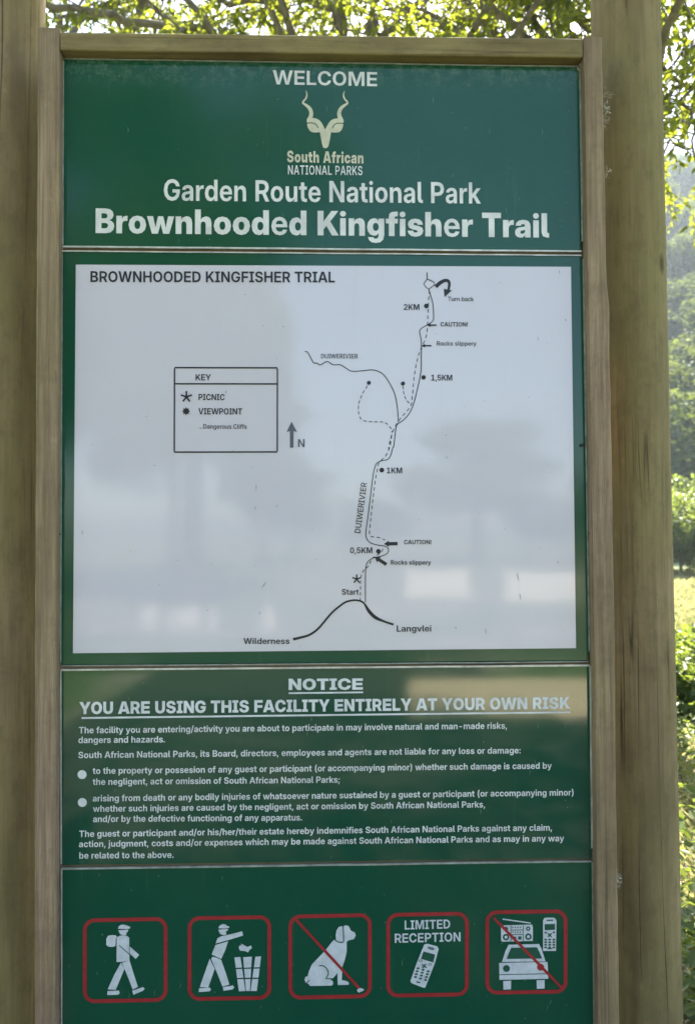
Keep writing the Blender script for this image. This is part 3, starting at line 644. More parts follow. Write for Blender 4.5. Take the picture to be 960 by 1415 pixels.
def panel(name, tl, tr, br, bl, mat, y=0.0, thick=0.006, depth=None):
    a, b, c, d = [on_plane(*p) for p in (bl, br, tr, tl)]
    base = (a + b) / 2
    e = bpy.data.objects.new(name, None)
    mb = MB()
    if depth is None:
        P = [a, b, c, d]
        F = [(p[0], y, p[2]) for p in P]; Bk = [(p[0], y + thick, p[2]) for p in P]
        mb.hexa(F + Bk)
        o = mb.build(name, mat, board, bevel=0.0015)
    else:
        nz, nx = 28, 6
        v = []
        for i in range(nz + 1):
            t = (i / nz) ** 1.0
            l = d + (a - d) * t; r = c + (b - c) * t
            for j in range(nx + 1):
                p = l + (r - l) * j / nx
                v.append((p[0], depth(p[0], p[2]), p[2]))
        f = [(i * (nx + 1) + j, (i + 1) * (nx + 1) + j, (i + 1) * (nx + 1) + j + 1, i * (nx + 1) + j + 1) for i in range(nz) for j in range(nx)]
        k = len(v)
        v2 = [(p[0], y + thick + .006, p[2]) for p in (d, c, b, a)]
        mb.add(v + v2, f + [(k, k + 1, k + 2, k + 3)])
        o = mb.build(name, mat, board, smooth=True)
    bpy.data.objects.remove(e)
    return o

NT = on_plane(450, 921.5)[2]
def notice_depth(x, z):
    """the notice sheet leans back towards its top edge"""
    t = max(0.0, 1 - (NT - z) / 0.125)
    return 0.012 * 0.125 / 2.2 * t ** 2.2

header = panel('header_panel', (88.5, 82), (799.5, 93), (803, 346), (87.5, 339.5), M['green_head'])
mapp = panel('map_panel', (87, 348), (804, 354), (813, 913), (85, 919), M['green'])
notice = panel('notice_panel', (85, 926), (814, 919.5), (816.5, 1185.5), (85.5, 1195.5), M['green_notice'], depth=notice_depth)
picto = panel('pictogram_panel', (86, 1200.5), (817, 1190), (820, 1465), (86, 1472), M['green'])
header['label'] = 'green header panel with white WELCOME lettering and antelope head emblem'
mapp['label'] = 'green panel with white trail map sheet'
notice['label'] = 'green notice panel with white warning text'
picto['label'] = 'green panel with five red framed pictograms'
# sheet of board behind the panels, seen as thin brown lines in the gaps
mb = MB()
a, b, c, d = on_plane(80, 1480), on_plane(826, 1475), on_plane(808, 88), on_plane(82, 78)
mb.hexa([(p[0], .0068, p[2]) for p in (a, b, c, d)] + [(p[0], .03, p[2]) for p in (a, b, c, d)])
mb.build('backing_board', M['backing'], board)

# folded metal edges
def edge(pts, wd, mat, parent, y=-0.0006):
    mb = MB()
    for q in quads(pts, wd):
        W3 = [on_plane(*p) for p in q]
        mb.hexa([(p[0], y, p[2]) for p in W3][::-1] + [(p[0], y + .005, p[2]) for p in W3][::-1])
    return mb.build('metal_edge', mat, parent)
def jit(p0, p1, n, a, sd):
    r = random.Random(sd)
    return [(p0[0] + (p1[0] - p0[0]) * i / n + r.uniform(-a, a) * .4, p0[1] + (p1[1] - p0[1]) * i / n + r.uniform(-a, a)) for i in range(n + 1)]
edge(jit((87.5, 341), (803, 347.6), 14, .15, 1), 2.2, M['alu'], header, -.0022)
edge(jit((88.2, 84), (87.4, 338), 8, .2, 2), 1.6, M['alu_dull'], header, -.0012)
edge(jit((800.3, 94), (803.8, 334), 8, .2, 3), 2.0, M['alu_dull'], header, -.0022)
edge(jit((89, 81.3), (799, 92.2), 10, .3, 30), 1.5, M['alu_dull'], header, -.0012)
edge(jit((87, 347.3), (803, 353.4), 14, .15, 4), 1.6, M['alu'], mapp, -.0022)
edge(jit((86.3, 352), (84.4, 915), 10, .2, 5), 1.5, M['alu_dull'], mapp, -.0012)
edge(jit((804.9, 358), (813.4, 900), 10, .2, 6), 1.8, M['alu_dull'], mapp, -.0022)
edge(jit((86, 920.3), (812, 914.4), 10, .3, 7), 1.3, M['alu_dull'], mapp, -.0012)
edge(jit((85, 925.6), (813.5, 919.2), 14, .15, 8), 2.4, M['alu'], notice, -.0022)
edge(jit((84.6, 927), (85.2, 1194), 8, .2, 9), 1.6, M['alu'], notice, -.0012)
edge(jit((814.6, 920), (817, 1172), 8, .2, 10), 2.0, M['alu'], notice, -.0022)
edge(jit((86, 1200.3), (816.5, 1189.8), 14, .2, 11), 2.2, M['alu_dull'], picto, -.0022)
edge(jit((85.6, 1201), (85.8, 1460), 8, .3, 12), 1.8, M['alu'], picto, -.0012)
edge(jit((817.8, 1191), (820.6, 1455), 8, .3, 13), 2.0, M['alu_dull'], picto, -.0022)

# timber frame, its front face 26 mm proud of the panels
FY, BY = -0.026, 0.044
def stile(lx, rx, top, bot, name='frame_stile', mat='stile', seed=0):
    """lx, rx = left / right edge in the photograph at several heights"""
    r = random.Random(seed)
    mb = MB(); rows = []
    n = 46
    for i in range(n + 1):
        y = top + (bot - top) * i / n
        L = on_plane(np.interp(y, [q[0] for q in lx], [q[1] for q in lx]), y, FY)
        Rr = on_plane(np.interp(y, [q[0] for q in rx], [q[1] for q in rx]), y, FY)
        L[0] += r.uniform(-1, 1) * .0006; Rr[0] += r.uniform(-1, 1) * .0009
        rows.append((L, Rr))
    c = .003
    prof = []
    for L, Rr in rows:
        z = L[2]
        prof.append([(L[0] + c, FY, z), (Rr[0] - c, FY, z), (Rr[0] - c * .3, FY + c * .3, z), (Rr[0], FY + c, z), (Rr[0], BY, z), (L[0], BY, z), (L[0], FY + c, z), (L[0] + c * .3, FY + c * .3, z)])
    k = 8
    v = [p for q in prof for p in q]
    f = []
    for i in range(n):
        for j in range(k):
            j2 = (j + 1) % k
            f.append((i * k + j, (i + 1) * k + j, (i + 1) * k + j2, i * k + j2))
    f.append(tuple(range(k))); f.append(tuple(n * k + j for j in reversed(range(k))))
    mb.add(v, f)
    return mb.build(name, M[mat], board)
stile([(38, 52.5), (340, 51), (900, 48), (1480, 48)], [(38, 82.5), (340, 81), (900, 77), (1480, 76.5)], 38, 1480, seed=1)
stile([(51, 805.8), (345, 811.3), (900, 821), (1190, 824), (1480, 826)], [(51, 831.5), (345, 837.3), (392, 838.2), (396, 841), (900, 849), (1190, 852.4), (1415, 856), (1480, 857)], 51, 1480, seed=2)
def rail(tl, tr, br, bl):
    P = [on_plane(*p, FY) for p in (bl, br, tr, tl)]
    mb = MB()
    mb.hexa([(p[0], FY + .001, p[2]) for p in P] + [(p[0], BY - .002, p[2]) for p in P])
    return mb.build('frame_rail', M['rail'], board, bevel=.004, segs=3)
rail((83, 43.5), (805.3, 52.5), (805.3, 79), (83, 68.5))
rail((77.5, 1462), (825, 1456), (825, 1480), (77.5, 1480))

# round posts
PR = 0.0765
def post(px_edge, side, seed):
    """side +1: px_edge gives its right outline, -1: its left one; rows (y, x)"""
    yc = BY + PR + .012
    r = random.Random(seed)
    ph = [r.uniform(0, 6.28) for _ in range(6)]
    zs = np.linspace(-0.25, 3.55, 80)
    sides = 56
    v, f = [], []
    # axis from the outline at two heights
    def axis(py, px):
        q = on_plane(px, py, yc)
        dist = q[1] - CAM[1]
        horiz = q - CAM
        ang = math.atan2(horiz[0], horiz[1])
        D = math.hypot(horiz[0], horiz[1])
        # offset the outline ray by the radius
        off = math.asin(min(.9, PR / D))
        a2 = ang - side * off
        return CAM[0] + math.tan(a2) * (yc - CAM[1]), q[2]
    (x0, z0), (x1, z1) = axis(*px_edge[0]), axis(*px_edge[1])
    for z in zs:
        cx = x0 + (x1 - x0) * (z - z0) / (z1 - z0)
        for j in range(sides):
            t = 2 * math.pi * j / sides
            rr = PR * (1 + .012 * math.sin(2 * t + ph[0] + z * .6) + .008 * math.sin(3 * t + ph[1] - z * 1.1) + .004 * math.sin(z * 5 + ph[2] + t) + .0025 * math.sin(z * 19 + ph[3] + 2 * t))
            v.append((cx + rr * math.cos(t), yc + rr * math.sin(t), z))
    n = len(zs)
    for i in range(n - 1):
        for j in range(sides):
            j2 = (j + 1) % sides
            f.append((i * sides + j, i * sides + j2, (i + 1) * sides + j2, (i + 1) * sides + j))
    f.append(tuple((n - 1) * sides + j for j in range(sides)))
    return mk('post', v, f, M['post'], board, smooth=True)
post([(20, 911.5), (1380, 941)], 1, 3)
post([(20, 65.5), (1380, 55)], 1, 4)

# added strips that block light leaking between frame and posts
for x0, x1 in ((-.592, -.57), (.55, .572)):
    mb = MB(); mb.box((x0, BY + .0005, .36), (x1, BY + .06, 2.63))
    mb.build('leak_strip', M['stile'], board, bevel=.002)
# screws and nail heads
mb = None
for (x, y, r_, yy) in ((83.8, 130, 2.0, -.004), (82.2, 738, 2.0, -.004), (803.5, 615, 2.2, -.003), (810, 130, 1.6, -.004), (815.5, 610, 1.8, -.006), (814.5, 737, 1.6, -.004)):
    p = on_plane(x, y, yy)
    mb = MB(); rr = r_ / 650
    mb.tube([(p[0], yy - .0035, p[2]), (p[0], yy - .003, p[2]), (p[0], yy + .006, p[2])], [rr * .6, rr, rr], 10)
    mb.build('screw', M['dark'], board)

# ------------------------------------------------------------------ header lettering
Wt = M['white']
text('WELCOME', 376.9, 116.8, 520.9, 119.6, 19.6, Wt, header)
text('Garden Route National Park', 226.5, 277.3, 664, 281.6, 29.5, Wt, header)
text('Brownhooded Kingfisher Trail', 132.5, 322.3, 758, 328.6, 34.2, Wt, header, 'heavy')
text('South African', 396.6, 224.4, 502, 226.2, 16, M['cream'], header, 'heavy', space=30)
text('NATIONAL PARKS', 398, 241.2, 500.6, 242.3, 12.6, Wt, header, 'medium', space=40)
def zc(s, ox, oy):
    return lambda p: (p[0] / s + ox, p[1] / s + oy)
Z = zc(5.3333, 360, 80)
sy_ = lambda pts: [(952 - x, y + 2) for x, y in pts]
headp = [(343, 470), (350, 455), (366, 447), (388, 444), (412, 449), (435, 462), (452, 484), (466, 512), (475, 530), (485, 512), (500, 484), (516, 464), (538, 452), (563, 447), (585, 450), (600, 458), (608, 474), (609, 492), (604, 515), (594, 536), (578, 550), (548, 553), (519, 550), (511, 600), (503, 640), (497, 658), (487, 666), (470, 667), (460, 660), (454, 640), (446, 600), (437, 549), (405, 552), (378, 549), (360, 536), (348, 515), (343, 492)]
hl1 = smooth_path([(333, 243), (340, 262), (340, 284), (331, 304), (314, 324), (311, 338)], 4)
hl2 = smooth_path([(309, 334), (335, 350), (360, 372), (373, 402), (370, 432), (356, 462), (352, 478)], 4)
def wl(path, a): return list(np.interp(np.linspace(0, 1, len(path)), np.linspace(0, 1, len(a)), a))
emb = quads(hl1, wl(hl1, [3, 8, 12, 13, 14, 10])) + quads(hl2, wl(hl2, [10, 20, 26, 28, 30, 32, 18]))
emb += quads(sy_(hl1), wl(hl1, [3, 8, 12, 13, 14, 10])) + quads(sy_(hl2), wl(hl2, [10, 20, 26, 28, 30, 32, 18]))
shape('antelope_emblem', [headp] , M['cream'], header, Z, .0002)
half = len(emb) // 2
for hp in (emb[:half], emb[half:]): shape('antelope_horn', hp, M['cream'], header, Z)
cut = smooth_path([(343, 484), (372, 481), (398, 486), (414, 500), (424, 520)], 4)
for cp in (cut, sy_(cut)): shape('emblem_cut_line', quads(cp, 7), M['green_line'], header, Z, .0006)

# ------------------------------------------------------------------ map sheet
K, GR = M['black'], M['grey']
sheet = MB()
P = [on_plane(*p) for p in ((101.5, 902.5), (795, 895.5), (788, 369), (105.5, 366))]
sheet.hexa([(p[0], -.0016, p[2]) for p in P] + [(p[0], .0005, p[2]) for p in P])
sheet = sheet.build('map_sheet', M['map'], mapp)
_L = .0016
def mtext(s, x0, y0, x1, y1, cap, mat=K, fn='bold', **k):
    return text(s, x0, y0, x1, y1, cap, mat, mapp, fn, lift=_L, **k)
def mshape(name, polys, mat=K, conv=lambda p: p, lift=0):
    return shape(name, polys, mat, mapp, conv, _L + lift)
mtext('BROWNHOODED KINGFISHER TRIAL', 125.8, 390.2, 462.7, 390.8, 15)
mtext('KEY', 270.8, 525.8, 291.8, 526, 8.4)
mtext('PICNIC', 274.8, 553.1, 310.8, 553.3, 8.4)
mtext('VIEWPOINT', 274.6, 572.8, 335, 573, 8.5)
mtext('...Dangerous Cliffs', 275, 592.4, 341.3, 592.7, 6.2, fn='medium')
mtext('N', 411.8, 617.9, 420.8, 618, 11, GR)
mtext('DUIWERIVIER', 443.8, 495.5, 494.2, 495.6, 6.2, fn='medium')
mtext('Turn back', 618.4, 416.5, 654, 416.7, 6.2, fn='medium')
mtext('2KM', 557.4, 428.6, 579, 428.7, 8.0)
mtext('CAUTION!', 608, 451.5, 645.6, 451.6, 6, fn='bold')
mtext('Rocks slippery', 603, 477.8, 657.6, 478, 6, fn='medium')
mtext('1,5KM', 595.5, 526, 624.3, 526.2, 8)
mtext('1KM', 534, 654.2, 555.3, 654.3, 8)
mtext('0,5KM', 483.4, 764.5, 514.2, 764.5, 8.2)
mtext('CAUTION!', 557.8, 752, 595.4, 752, 6)
mtext('Rocks slippery', 539.7, 780.1, 595, 780.2, 6.2, fn='bold')
mtext('Start', 472, 821.8, 495.4, 821.7, 8)
mtext('Wilderness', 336.6, 889.6, 400.2, 889.6, 8.2)
mtext('Langvlei', 547.8, 872.7, 595.4, 872.4, 8.6)
mtext('DUIWERIVIER', 497.6, 737, 506.8, 667.5, 8.0, fn='medium')
bx = [(241.7, 508.3), (383.4, 508.6), (383.2, 624.6), (241.3, 624.9)]
mshape('key_box', [ribbon([bx[0], bx[1]], 2), ribbon([(241.6, 530.6), (383.3, 530.8)], 2), ribbon([bx[3], bx[2]], 2)] +
       [ribbon([(241.7, 509.3), (241.3, 624)], 1.9), ribbon([(383.4, 509.5), (383.2, 623.7)], 1.9)])
def asterisk(cx, cy, r, wd, arms=5):
    return [ribbon([(cx, cy), (cx + r * math.sin(2 * math.pi * i / arms), cy - r * math.cos(2 * math.pi * i / arms))], wd) for i in range(arms)]
def star(cx, cy, r, n=8, q=.62):
    return [[(cx + (r if i % 2 == 0 else r * q) * math.sin(math.pi * i / n), cy - (r if i % 2 == 0 else r * q) * math.cos(math.pi * i / n)) for i in range(2 * n)]]
mshape('picnic_mark', asterisk(258, 548.6, 8, 2.3))
mshape('viewpoint_mark', star(257.6, 568.4, 5.8))
mshape('north_arrow', [[(400.6, 618.7), (400.6, 596), (396, 597), (403, 582.8), (410.4, 597), (405.6, 596), (405.6, 618.7)]], GR)
mshape('picnic_mark', asterisk(492.6, 800, 6.4, 1.9))
mshape('viewpoint_mark', star(509.4, 529.3, 3.6))
for x, y, r_ in ((588.6, 423.3, 3.3), (584.8, 521.8, 3.1), (556.4, 530.3, 2.9), (527.2, 649.7, 3.3), (522.6, 761.8, 3.3)):
    mshape('distance_dot', [circle(x, y, r_)])
C5, C6 = zc(2.8235, 460, 360), zc(2.8235, 460, 600)
river = [C5(p) for p in [(372, 112), (380, 138), (388, 168), (391, 205), (389, 235), (367, 252), (345, 265), (337, 278), (342, 305), (344, 335), (343, 390), (342, 435), (330, 495), (315, 555), (298, 595), (275, 622), (250, 640), (245, 655), (240, 695), (236, 727)]]
river += [C6(p) for p in [(233, 52), (224, 84), (212, 99), (190, 104), (174, 110), (166, 122), (158, 150), (150, 205), (138, 305), (128, 380), (130, 404), (143, 422), (172, 432), (202, 437), (216, 449), (210, 465), (190, 475), (160, 482), (140, 493), (129, 512), (126, 555), (126, 610), (126, 655)]]
mshape('river_line', quads(smooth_path(river, 5), 1.15))
c4 = [(421, 486.3), (425, 487), (429, 494), (433.3, 501.6), (438, 502), (442.5, 504.6), (448, 501.5), (453, 500), (460.4, 504.4), (470, 504.3), (478, 509), (485.4, 513.2), (500, 512.7), (514.9, 511.4), (527.3, 516), (536.3, 527), (545, 544.5), (548.8, 565), (550, 584)]
mshape('river_line', quads(smooth_path(c4, 5), 1.15))
mshape('turning_loop', quads([C5(p) for p in [(366, 48), (366, 74)]], 1.1) + quads([C5(p) for p in [(366, 73), (393, 85), (396, 96), (372, 113), (362, 106), (353, 92), (366, 73)]], 1.1))
trail = [C5(p) for p in [(375, 116), (372, 150), (370, 200), (368, 240), (366, 280), (358, 310), (340, 350), (325, 400), (315, 460), (308, 535), (300, 572), (262, 617), (236, 660), (222, 703), (216, 735)]]
mshape('trail_line', dashes(smooth_path(trail), 1.1, 5.2, 3.6))
trail = [C6(p) for p in [(228, 4), (222, 45), (208, 80), (190, 100), (178, 115), (172, 140), (162, 200), (150, 300), (144, 360), (142, 392), (152, 400), (180, 403), (203, 413)]]
mshape('trail_line', dashes(smooth_path(trail), 1.1, 5.2, 3.4))
mshape('trail_line', dashes(smooth_path([C6(p) for p in [(194, 447), (188, 460), (165, 476), (150, 487), (140, 512), (118, 533), (108, 560), (107, 600), (106, 648)]]), 1.1, 4.8, 3.2))
mshape('trail_line', dashes(smooth_path([C5(p) for p in [(134, 490), (116, 518), (100, 560), (101, 602), (117, 624), (150, 630), (200, 632), (225, 655), (230, 672)]]), 1.1, 4.6, 3.0))
mshape('trail_line', dashes(smooth_path([C5(p) for p in [(272, 490), (277, 525), (290, 550), (303, 562)]]), 1.1, 4.4, 2.8))
road = smooth_path([(405, 883.2), (416, 880.6), (427.5, 877), (440, 868), (457.5, 847.5), (468.9, 837.6), (477.7, 831.8), (488.3, 829.3), (497.2, 830.2), (503.2, 834), (509.6, 844.4), (518.4, 853.0), (530.8, 858.6), (543.4, 862.8)], 5)
mshape('road_line', quads(road, wl(road, [3.6, 3.3, 3, 2.8, 2.7, 2.6, 2.6, 2.6, 2.4, 2.4, 4.6, 4.8, 2.9, 2.8])))
def arrow(tail, tip, th, head, hl):
    t, p = np.array(tail, float), np.array(tip, float)
    d = (p - t) / np.linalg.norm(p - t); m = np.array([-d[1], d[0]]); q = p - d * hl
    return [tuple(t + m * th / 2), tuple(q + m * th / 2), tuple(q + m * head / 2), tuple(p), tuple(q - m * head / 2), tuple(q - m * th / 2), tuple(t - m * th / 2)]
mshape('warning_arrow', [arrow((602.8, 449.7), (589.4, 449.7), 2, 5.4, 5)])
mshape('warning_arrow', [arrow((595.4, 478.1), (581.8, 478.0), 2, 5.4, 5)])
mshape('warning_arrow', [arrow((549, 751.2), (530, 751.5), 4.7, 8.6, 7)])
mshape('warning_arrow', [arrow((533.6, 780), (517.4, 769.4), 4.7, 9.4, 7)])
tb = smooth_path([(601.6, 396.6), (608, 391), (614.5, 388), (619, 389), (620.3, 394), (618.6, 402)], 5)
mshape('turn_back_arrow', quads(tb, wl(tb, [5.4, 5, 4.4, 4, 3.6, 3])) + [[(612.8, 399.3), (618, 401), (623.8, 401.6), (613.7, 411)]])
# specks and scratches worn into the sheet
r = random.Random(5)
specks = []
for x, y, L, a in ((771, 374, 5, 1.3), (742, 466, 5, 1.5), (780, 441, 4, 1.4), (338, 407, 2, .5), (363, 450, 2, 0), (391, 451, 2, .8), (202, 575, 2, .3), (213, 643, 2, .4), (313, 540, 4, 2), (354, 670, 8, 1.6), (352, 700, 5, 1.3), (362, 812, 10, -1), (358, 846, 3, 1), (713, 792, 11, 1.3), (717, 820, 9, 1.4), (770, 775, 4, 1.7), (245, 774, 2, 0), (114, 733, 6, 1.5), (670, 868, 8, 1.5), (628, 866, 4, 1), (615, 601, 2, 1), (616, 631, 3, 1.2), (286, 843, 2, 0), (382, 700, 3, -.9)):
    specks += quads([(x, y), (x + L * .5 * math.cos(a) + .4, y + L * .5 * math.sin(a)), (x + L * math.cos(a), y + L * math.sin(a))], [.7, 1.1, .4])
for _ in range(70):
    x, y = r.uniform(108, 785), r.uniform(372, 893)
    specks.append(circle(x, y, r.uniform(.25, .7), 6))
mshape('dirt_speck', specks, flat_mat('dirt_spots', (.27, .26, .25), .8, 0, .3, 90), lift=-.0003)['kind'] = 'stuff'

# ------------------------------------------------------------------ notice lettering
NW = M['notice_white']
def ntext(s, x0, y0, x1, y1, cap, fn='bold', space=0):
    return text(s, x0, y0, x1, y1, cap, NW, notice, fn, depth=notice_depth, space=space)
def nshape(name, polys, mat=NW):
    return shape(name, polys, mat, notice, depth=notice_depth)
ntext('NOTICE', 398.8, 953.5, 501.2, 952.9, 15.6, 'heavy')
nshape('underline', quads(jit((398.8, 957.8), (501.6, 956.6), 4, .05, 1), 2.2))
ntext('YOU ARE USING THIS FACILITY ENTIRELY AT YOUR OWN RISK', 110, 986.9, 786.8, 979.4, 17, 'heavy')
nshape('underline', quads(jit((113.3, 992), (787, 984), 8, .05, 2), 2.5))
for s, x0, y0, x1, y1 in (
    ('The facility you are entering/activity you are about to participate in may involve natural and man-made risks,', 109.6, 1013.3, 700, 1006.8),
    ('dangers and hazards.', 108.8, 1026.8, 228.4, 1025.7),
    ('South African National Parks, its Board, directors, employees and agents are not liable for any loss or damage:', 108.8, 1047.6, 718.8, 1040.9),
    ('to the property or possesion of any guest or participant (or accompanying minor) whether such damage is caused by', 128.6, 1069.4, 761.7, 1062),
    ('the negligent, act or omission of South African National Parks;', 128.6, 1084.5, 469.4, 1081.4),
    ('arising from death or any bodily injuries of whatsoever nature sustained by a guest or participant (or accompanying minor)', 128.6, 1107.4, 791.8, 1099),
    ('whether such injuries are caused by the negligent, act or omission by South African National Parks,', 129, 1121.7, 669.7, 1115.6),
    ('and/or by the defective functioning of any apparatus.', 129, 1135.9, 417.5, 1133.6),
    ('The guest or participant and/or his/her/their estate hereby indemnifies South African National Parks against any claim,', 110, 1156.5, 762, 1147.5),
    ('action, judgment, costs and/or expenses which may be made against South African National Parks and as may in any way', 109.6, 1170.5, 778.7, 1162.3),
    ('be related to the above.', 110, 1186.3, 240.2, 1185.2)):
    ntext(s, x0, y0, x1, y1, 8.9)
nshape('bullet_dot', [circle(113.9, 1070.2, 6.2)])
nshape('bullet_dot', [circle(114.3, 1108.7, 6.2)])

def wear(parent, x0, x1, y0, y1, n, seed, depth=flatdepth):
    r = random.Random(seed)
    q = []
    for _ in range(n):
        x, y = r.uniform(x0, x1), r.uniform(y0, y1)
        if r.random() < .55:
            q.append(circle(x, y, r.uniform(.3, 1.0), 7, r.uniform(.3, 1.2)))
        else:
            L, a = r.uniform(3, 11), r.gauss(1.55, .25)
            q += quads([(x, y), (x + L * .5 * math.cos(a) + .5, y + L * .5 * math.sin(a)), (x + L * math.cos(a), y + L * math.sin(a))], [.3, r.uniform(.6, 1.1), .2])
    shape('wear_marks', q, M['wear'], parent, depth=depth, lift=-.0004)['kind'] = 'stuff'
M['wear'] = flat_mat('chalky_wear', (.10, .20, .13), .8, 0, .5, 120)
wear(header, 92, 796, 96, 335, 60, 1)
wear(notice, 90, 810, 935, 1182, 45, 2, notice_depth)
wear(picto, 90, 812, 1204, 1410, 60, 3)
# ------------------------------------------------------------------ pictograms
PW = flat_mat('pictogram_white', (.58, .62, .65), .4, 0, .15, 60)
def pshape(name, polys, conv, mat=PW, lift=0):
    return shape(name, polys, mat, picto, conv, lift)
def rrect(x0, y0, x1, y1, rad, tilt, n=6):
    out = []
    for cx, cy, a0 in ((x1 - rad, y0 + rad, -90), (x1 - rad, y1 - rad, 0), (x0 + rad, y1 - rad, 90), (x0 + rad, y0 + rad, 180)):
        for k in range(n + 1):
            a = R(a0 + 90 * k / n)
            out.append((cx + rad * math.cos(a), cy + rad * math.sin(a)))
    xm = (x0 + x1) / 2
    out = [(x, y - tilt * (x - xm) / (x1 - x0)) for x, y in out]
    return out
def border(x0, y0, x1, y1, tilt):
    p = rrect(x0, y0, x1, y1, 13.5, tilt)
    n = len(p); mb = []
    wv = 2.6
    xm, ym = (x0 + x1) / 2, (y0 + y1) / 2
    o = rrect(x0 - wv, y0 - wv, x1 + wv, y1 + wv, 13.5 + wv, tilt); i_ = rrect(x0 + wv, y0 + wv, x1 - wv, y1 - wv, 13.5 - wv, tilt)
    return [[o[k], o[(k + 1) % n], i_[(k + 1) % n], i_[k]] for k in range(n)]
ident = lambda p: p
for b4 in ((117.7, 1270.5, 229.2, 1382.3, 2.2), (262.2, 1267.8, 372.3, 1379.2, 1.8), (401.2, 1265.2, 510.8, 1377.2, 2.2), (536.2, 1263, 644.7, 1374.6, 1.8), (672.8, 1259.6, 780.8, 1370.6, 1.6)):
    pshape('red_border', border(*b4), ident, M['red'])
C3 = zc(2.909, 70, 1190); C4 = zc(3.4286, 380, 1230); C55 = zc(2.909, 630, 1190)
G = M['green_line']
# walker with a rucksack
pshape('hiker_figure', [
    [(272, 271), (275, 261), (284, 255), (296, 254), (306, 257), (314, 261), (321, 263), (320, 270), (306, 272)],
    [(273, 277), (314, 274), (311, 283), (305, 287), (306, 294), (300, 298), (288, 297), (279, 290)],
    [(225, 312), (232, 299), (248, 296), (262, 297), (267, 301), (263, 312), (262, 340), (250, 344), (234, 343), (225, 336)],
    [(267, 305), (281, 298), (308, 299), (317, 307), (318, 398), (286, 404), (266, 404)],
    [(300, 330), (318, 341), (357, 376), (343, 392), (290, 345)],
    [(288, 408), (318, 397), (335, 452), (352, 504), (331, 515), (308, 455)],
    [(284, 407), (298, 432), (280, 475), (263, 516), (231, 514), (256, 458)],
    [(230, 521), (276, 519), (279, 530), (272, 536), (229, 537)],
    [(329, 520), (352, 512), (372, 505), (379, 512), (372, 520), (334, 536)]], C3)
pshape('figure_cut_line', quads([(277, 337), (320, 375)], 3.5), C3, G, .0004)
pshape('figure_cut_line', quads([(318, 334), (318, 376)], 2.5), C3, G, .0005)
# person throwing litter into a bin
pshape('litter_figure', [
    [(674, 269), (680, 258), (692, 252), (704, 254), (709, 259), (719, 262), (718, 267), (700, 270)],
    [(674, 275), (714, 271), (711, 279), (704, 283), (708, 293), (697, 297), (682, 292)],
    [(664, 330), (671, 309), (686, 301), (720, 294), (770, 281), (774, 298), (722, 314)],
    [(663, 336), (714, 321), (702, 358), (686, 392), (648, 374)],
    [(651, 383), (668, 388), (686, 396), (705, 450), (719, 495), (691, 503), (670, 450), (646, 392)],
    [(640, 391), (660, 432), (647, 470), (634, 507), (600, 505), (620, 448)],
    [(597, 510), (640, 507), (645, 514), (640, 522), (596, 525)],
    [(693, 504), (716, 502), (733, 498), (739, 506), (732, 514), (695, 520)],
    [(756, 347), (761, 337), (770, 340), (764, 330), (778, 337), (791, 344), (806, 338), (809, 350), (800, 355), (794, 366), (780, 360), (762, 359)]], C3)
cols = []
for tl, tr, br, bl in (((739, 386), (763, 384), (783, 521), (757, 522)), ((774, 385), (809, 383), (801, 521), (786, 521)), ((823, 383), (846, 382), (829, 521), (804, 521))):
    for a_, b_ in ((0, .31), (.35, .61), (.65, 1)):
        L0 = lambda p, q, t: (p[0] + (q[0] - p[0]) * t, p[1] + (q[1] - p[1]) * t)
        cols.append([L0(tl, bl, a_), L0(tr, br, a_), L0(tr, br, b_), L0(tl, bl, b_)])
pshape('litter_bin_figure', cols, C3)
# sitting dog, crossed out
pshape('dog_figure', [
    [(318, 174), (328, 167), (340, 166), (350, 172), (358, 190), (377, 200), (382, 214), (373, 231), (348, 237), (339, 244), (339, 292), (330, 330), (318, 365), (316, 425), (340, 430), (350, 438), (348, 447), (297, 449), (295, 392), (276, 415), (262, 422), (274, 431), (275, 445), (268, 451), (166, 453), (158, 443), (146, 438), (140, 424), (143, 411), (155, 406), (160, 385), (175, 350), (210, 314), (242, 280), (268, 246), (282, 232), (300, 244), (318, 244)],
    [(287, 214), (291, 190), (301, 174), (318, 169), (318, 243), (302, 243), (289, 236)]], C4)
for cp in (smooth_path([(322, 170), (324, 205), (323, 243), (304, 245), (288, 238), (278, 228)], 4), smooth_path([(208, 357), (230, 358), (247, 374), (252, 396), (240, 417)], 5), [(240, 418), (272, 418)], [(162, 424), (150, 440)]):
    pshape('figure_cut_line', quads(cp, 5), C4, G, .0004)
pshape('red_slash', quads(jit((96, 134), (398, 462), 5, .5, 8), 13), C4, M['red'], .0007)
pshape('peeled_patch', [[(387, 470), (395, 464), (404, 461), (421, 467), (417, 475), (407, 478), (397, 483), (390, 478)]], C4, PW, .0010)
# mobile telephone under its caption
def ptext(s, x0, y0, x1, y1, cap): return text(s, x0, y0, x1, y1, cap, PW, picto, 'bold')
ptext('LIMITED', 558.9, 1284.3, 621.6, 1282.7, 12.5)
ptext('RECEPTION', 545.2, 1302.6, 636, 1300.5, 12.6)
pshape('telephone_figure', [[(694, 285), (706, 256), (722, 253), (768, 266), (774, 279), (756, 345), (710, 462), (698, 460), (646, 440), (640, 430), (668, 350)]], C4)
keys = [[(702, 289), (757, 304), (748, 341), (690, 324)]]
ux_, uy_ = np.array([24, 7.0]), np.array([-5.2, 17.5])
for i in range(4):
    for j in range(3):
        c = np.array([676, 369.0]) + ux_ * j + uy_ * i * .78 - np.array([0, 0])
        keys.append(circle(c[0], c[1], 7.5, 8, 5))
keys += [circle(688, 333, 9, 10, 6), circle(733, 350, 9, 10, 6)] + [ribbon([(694, 350), (716, 366)], 6), ribbon([(714, 348), (697, 368)], 6)]
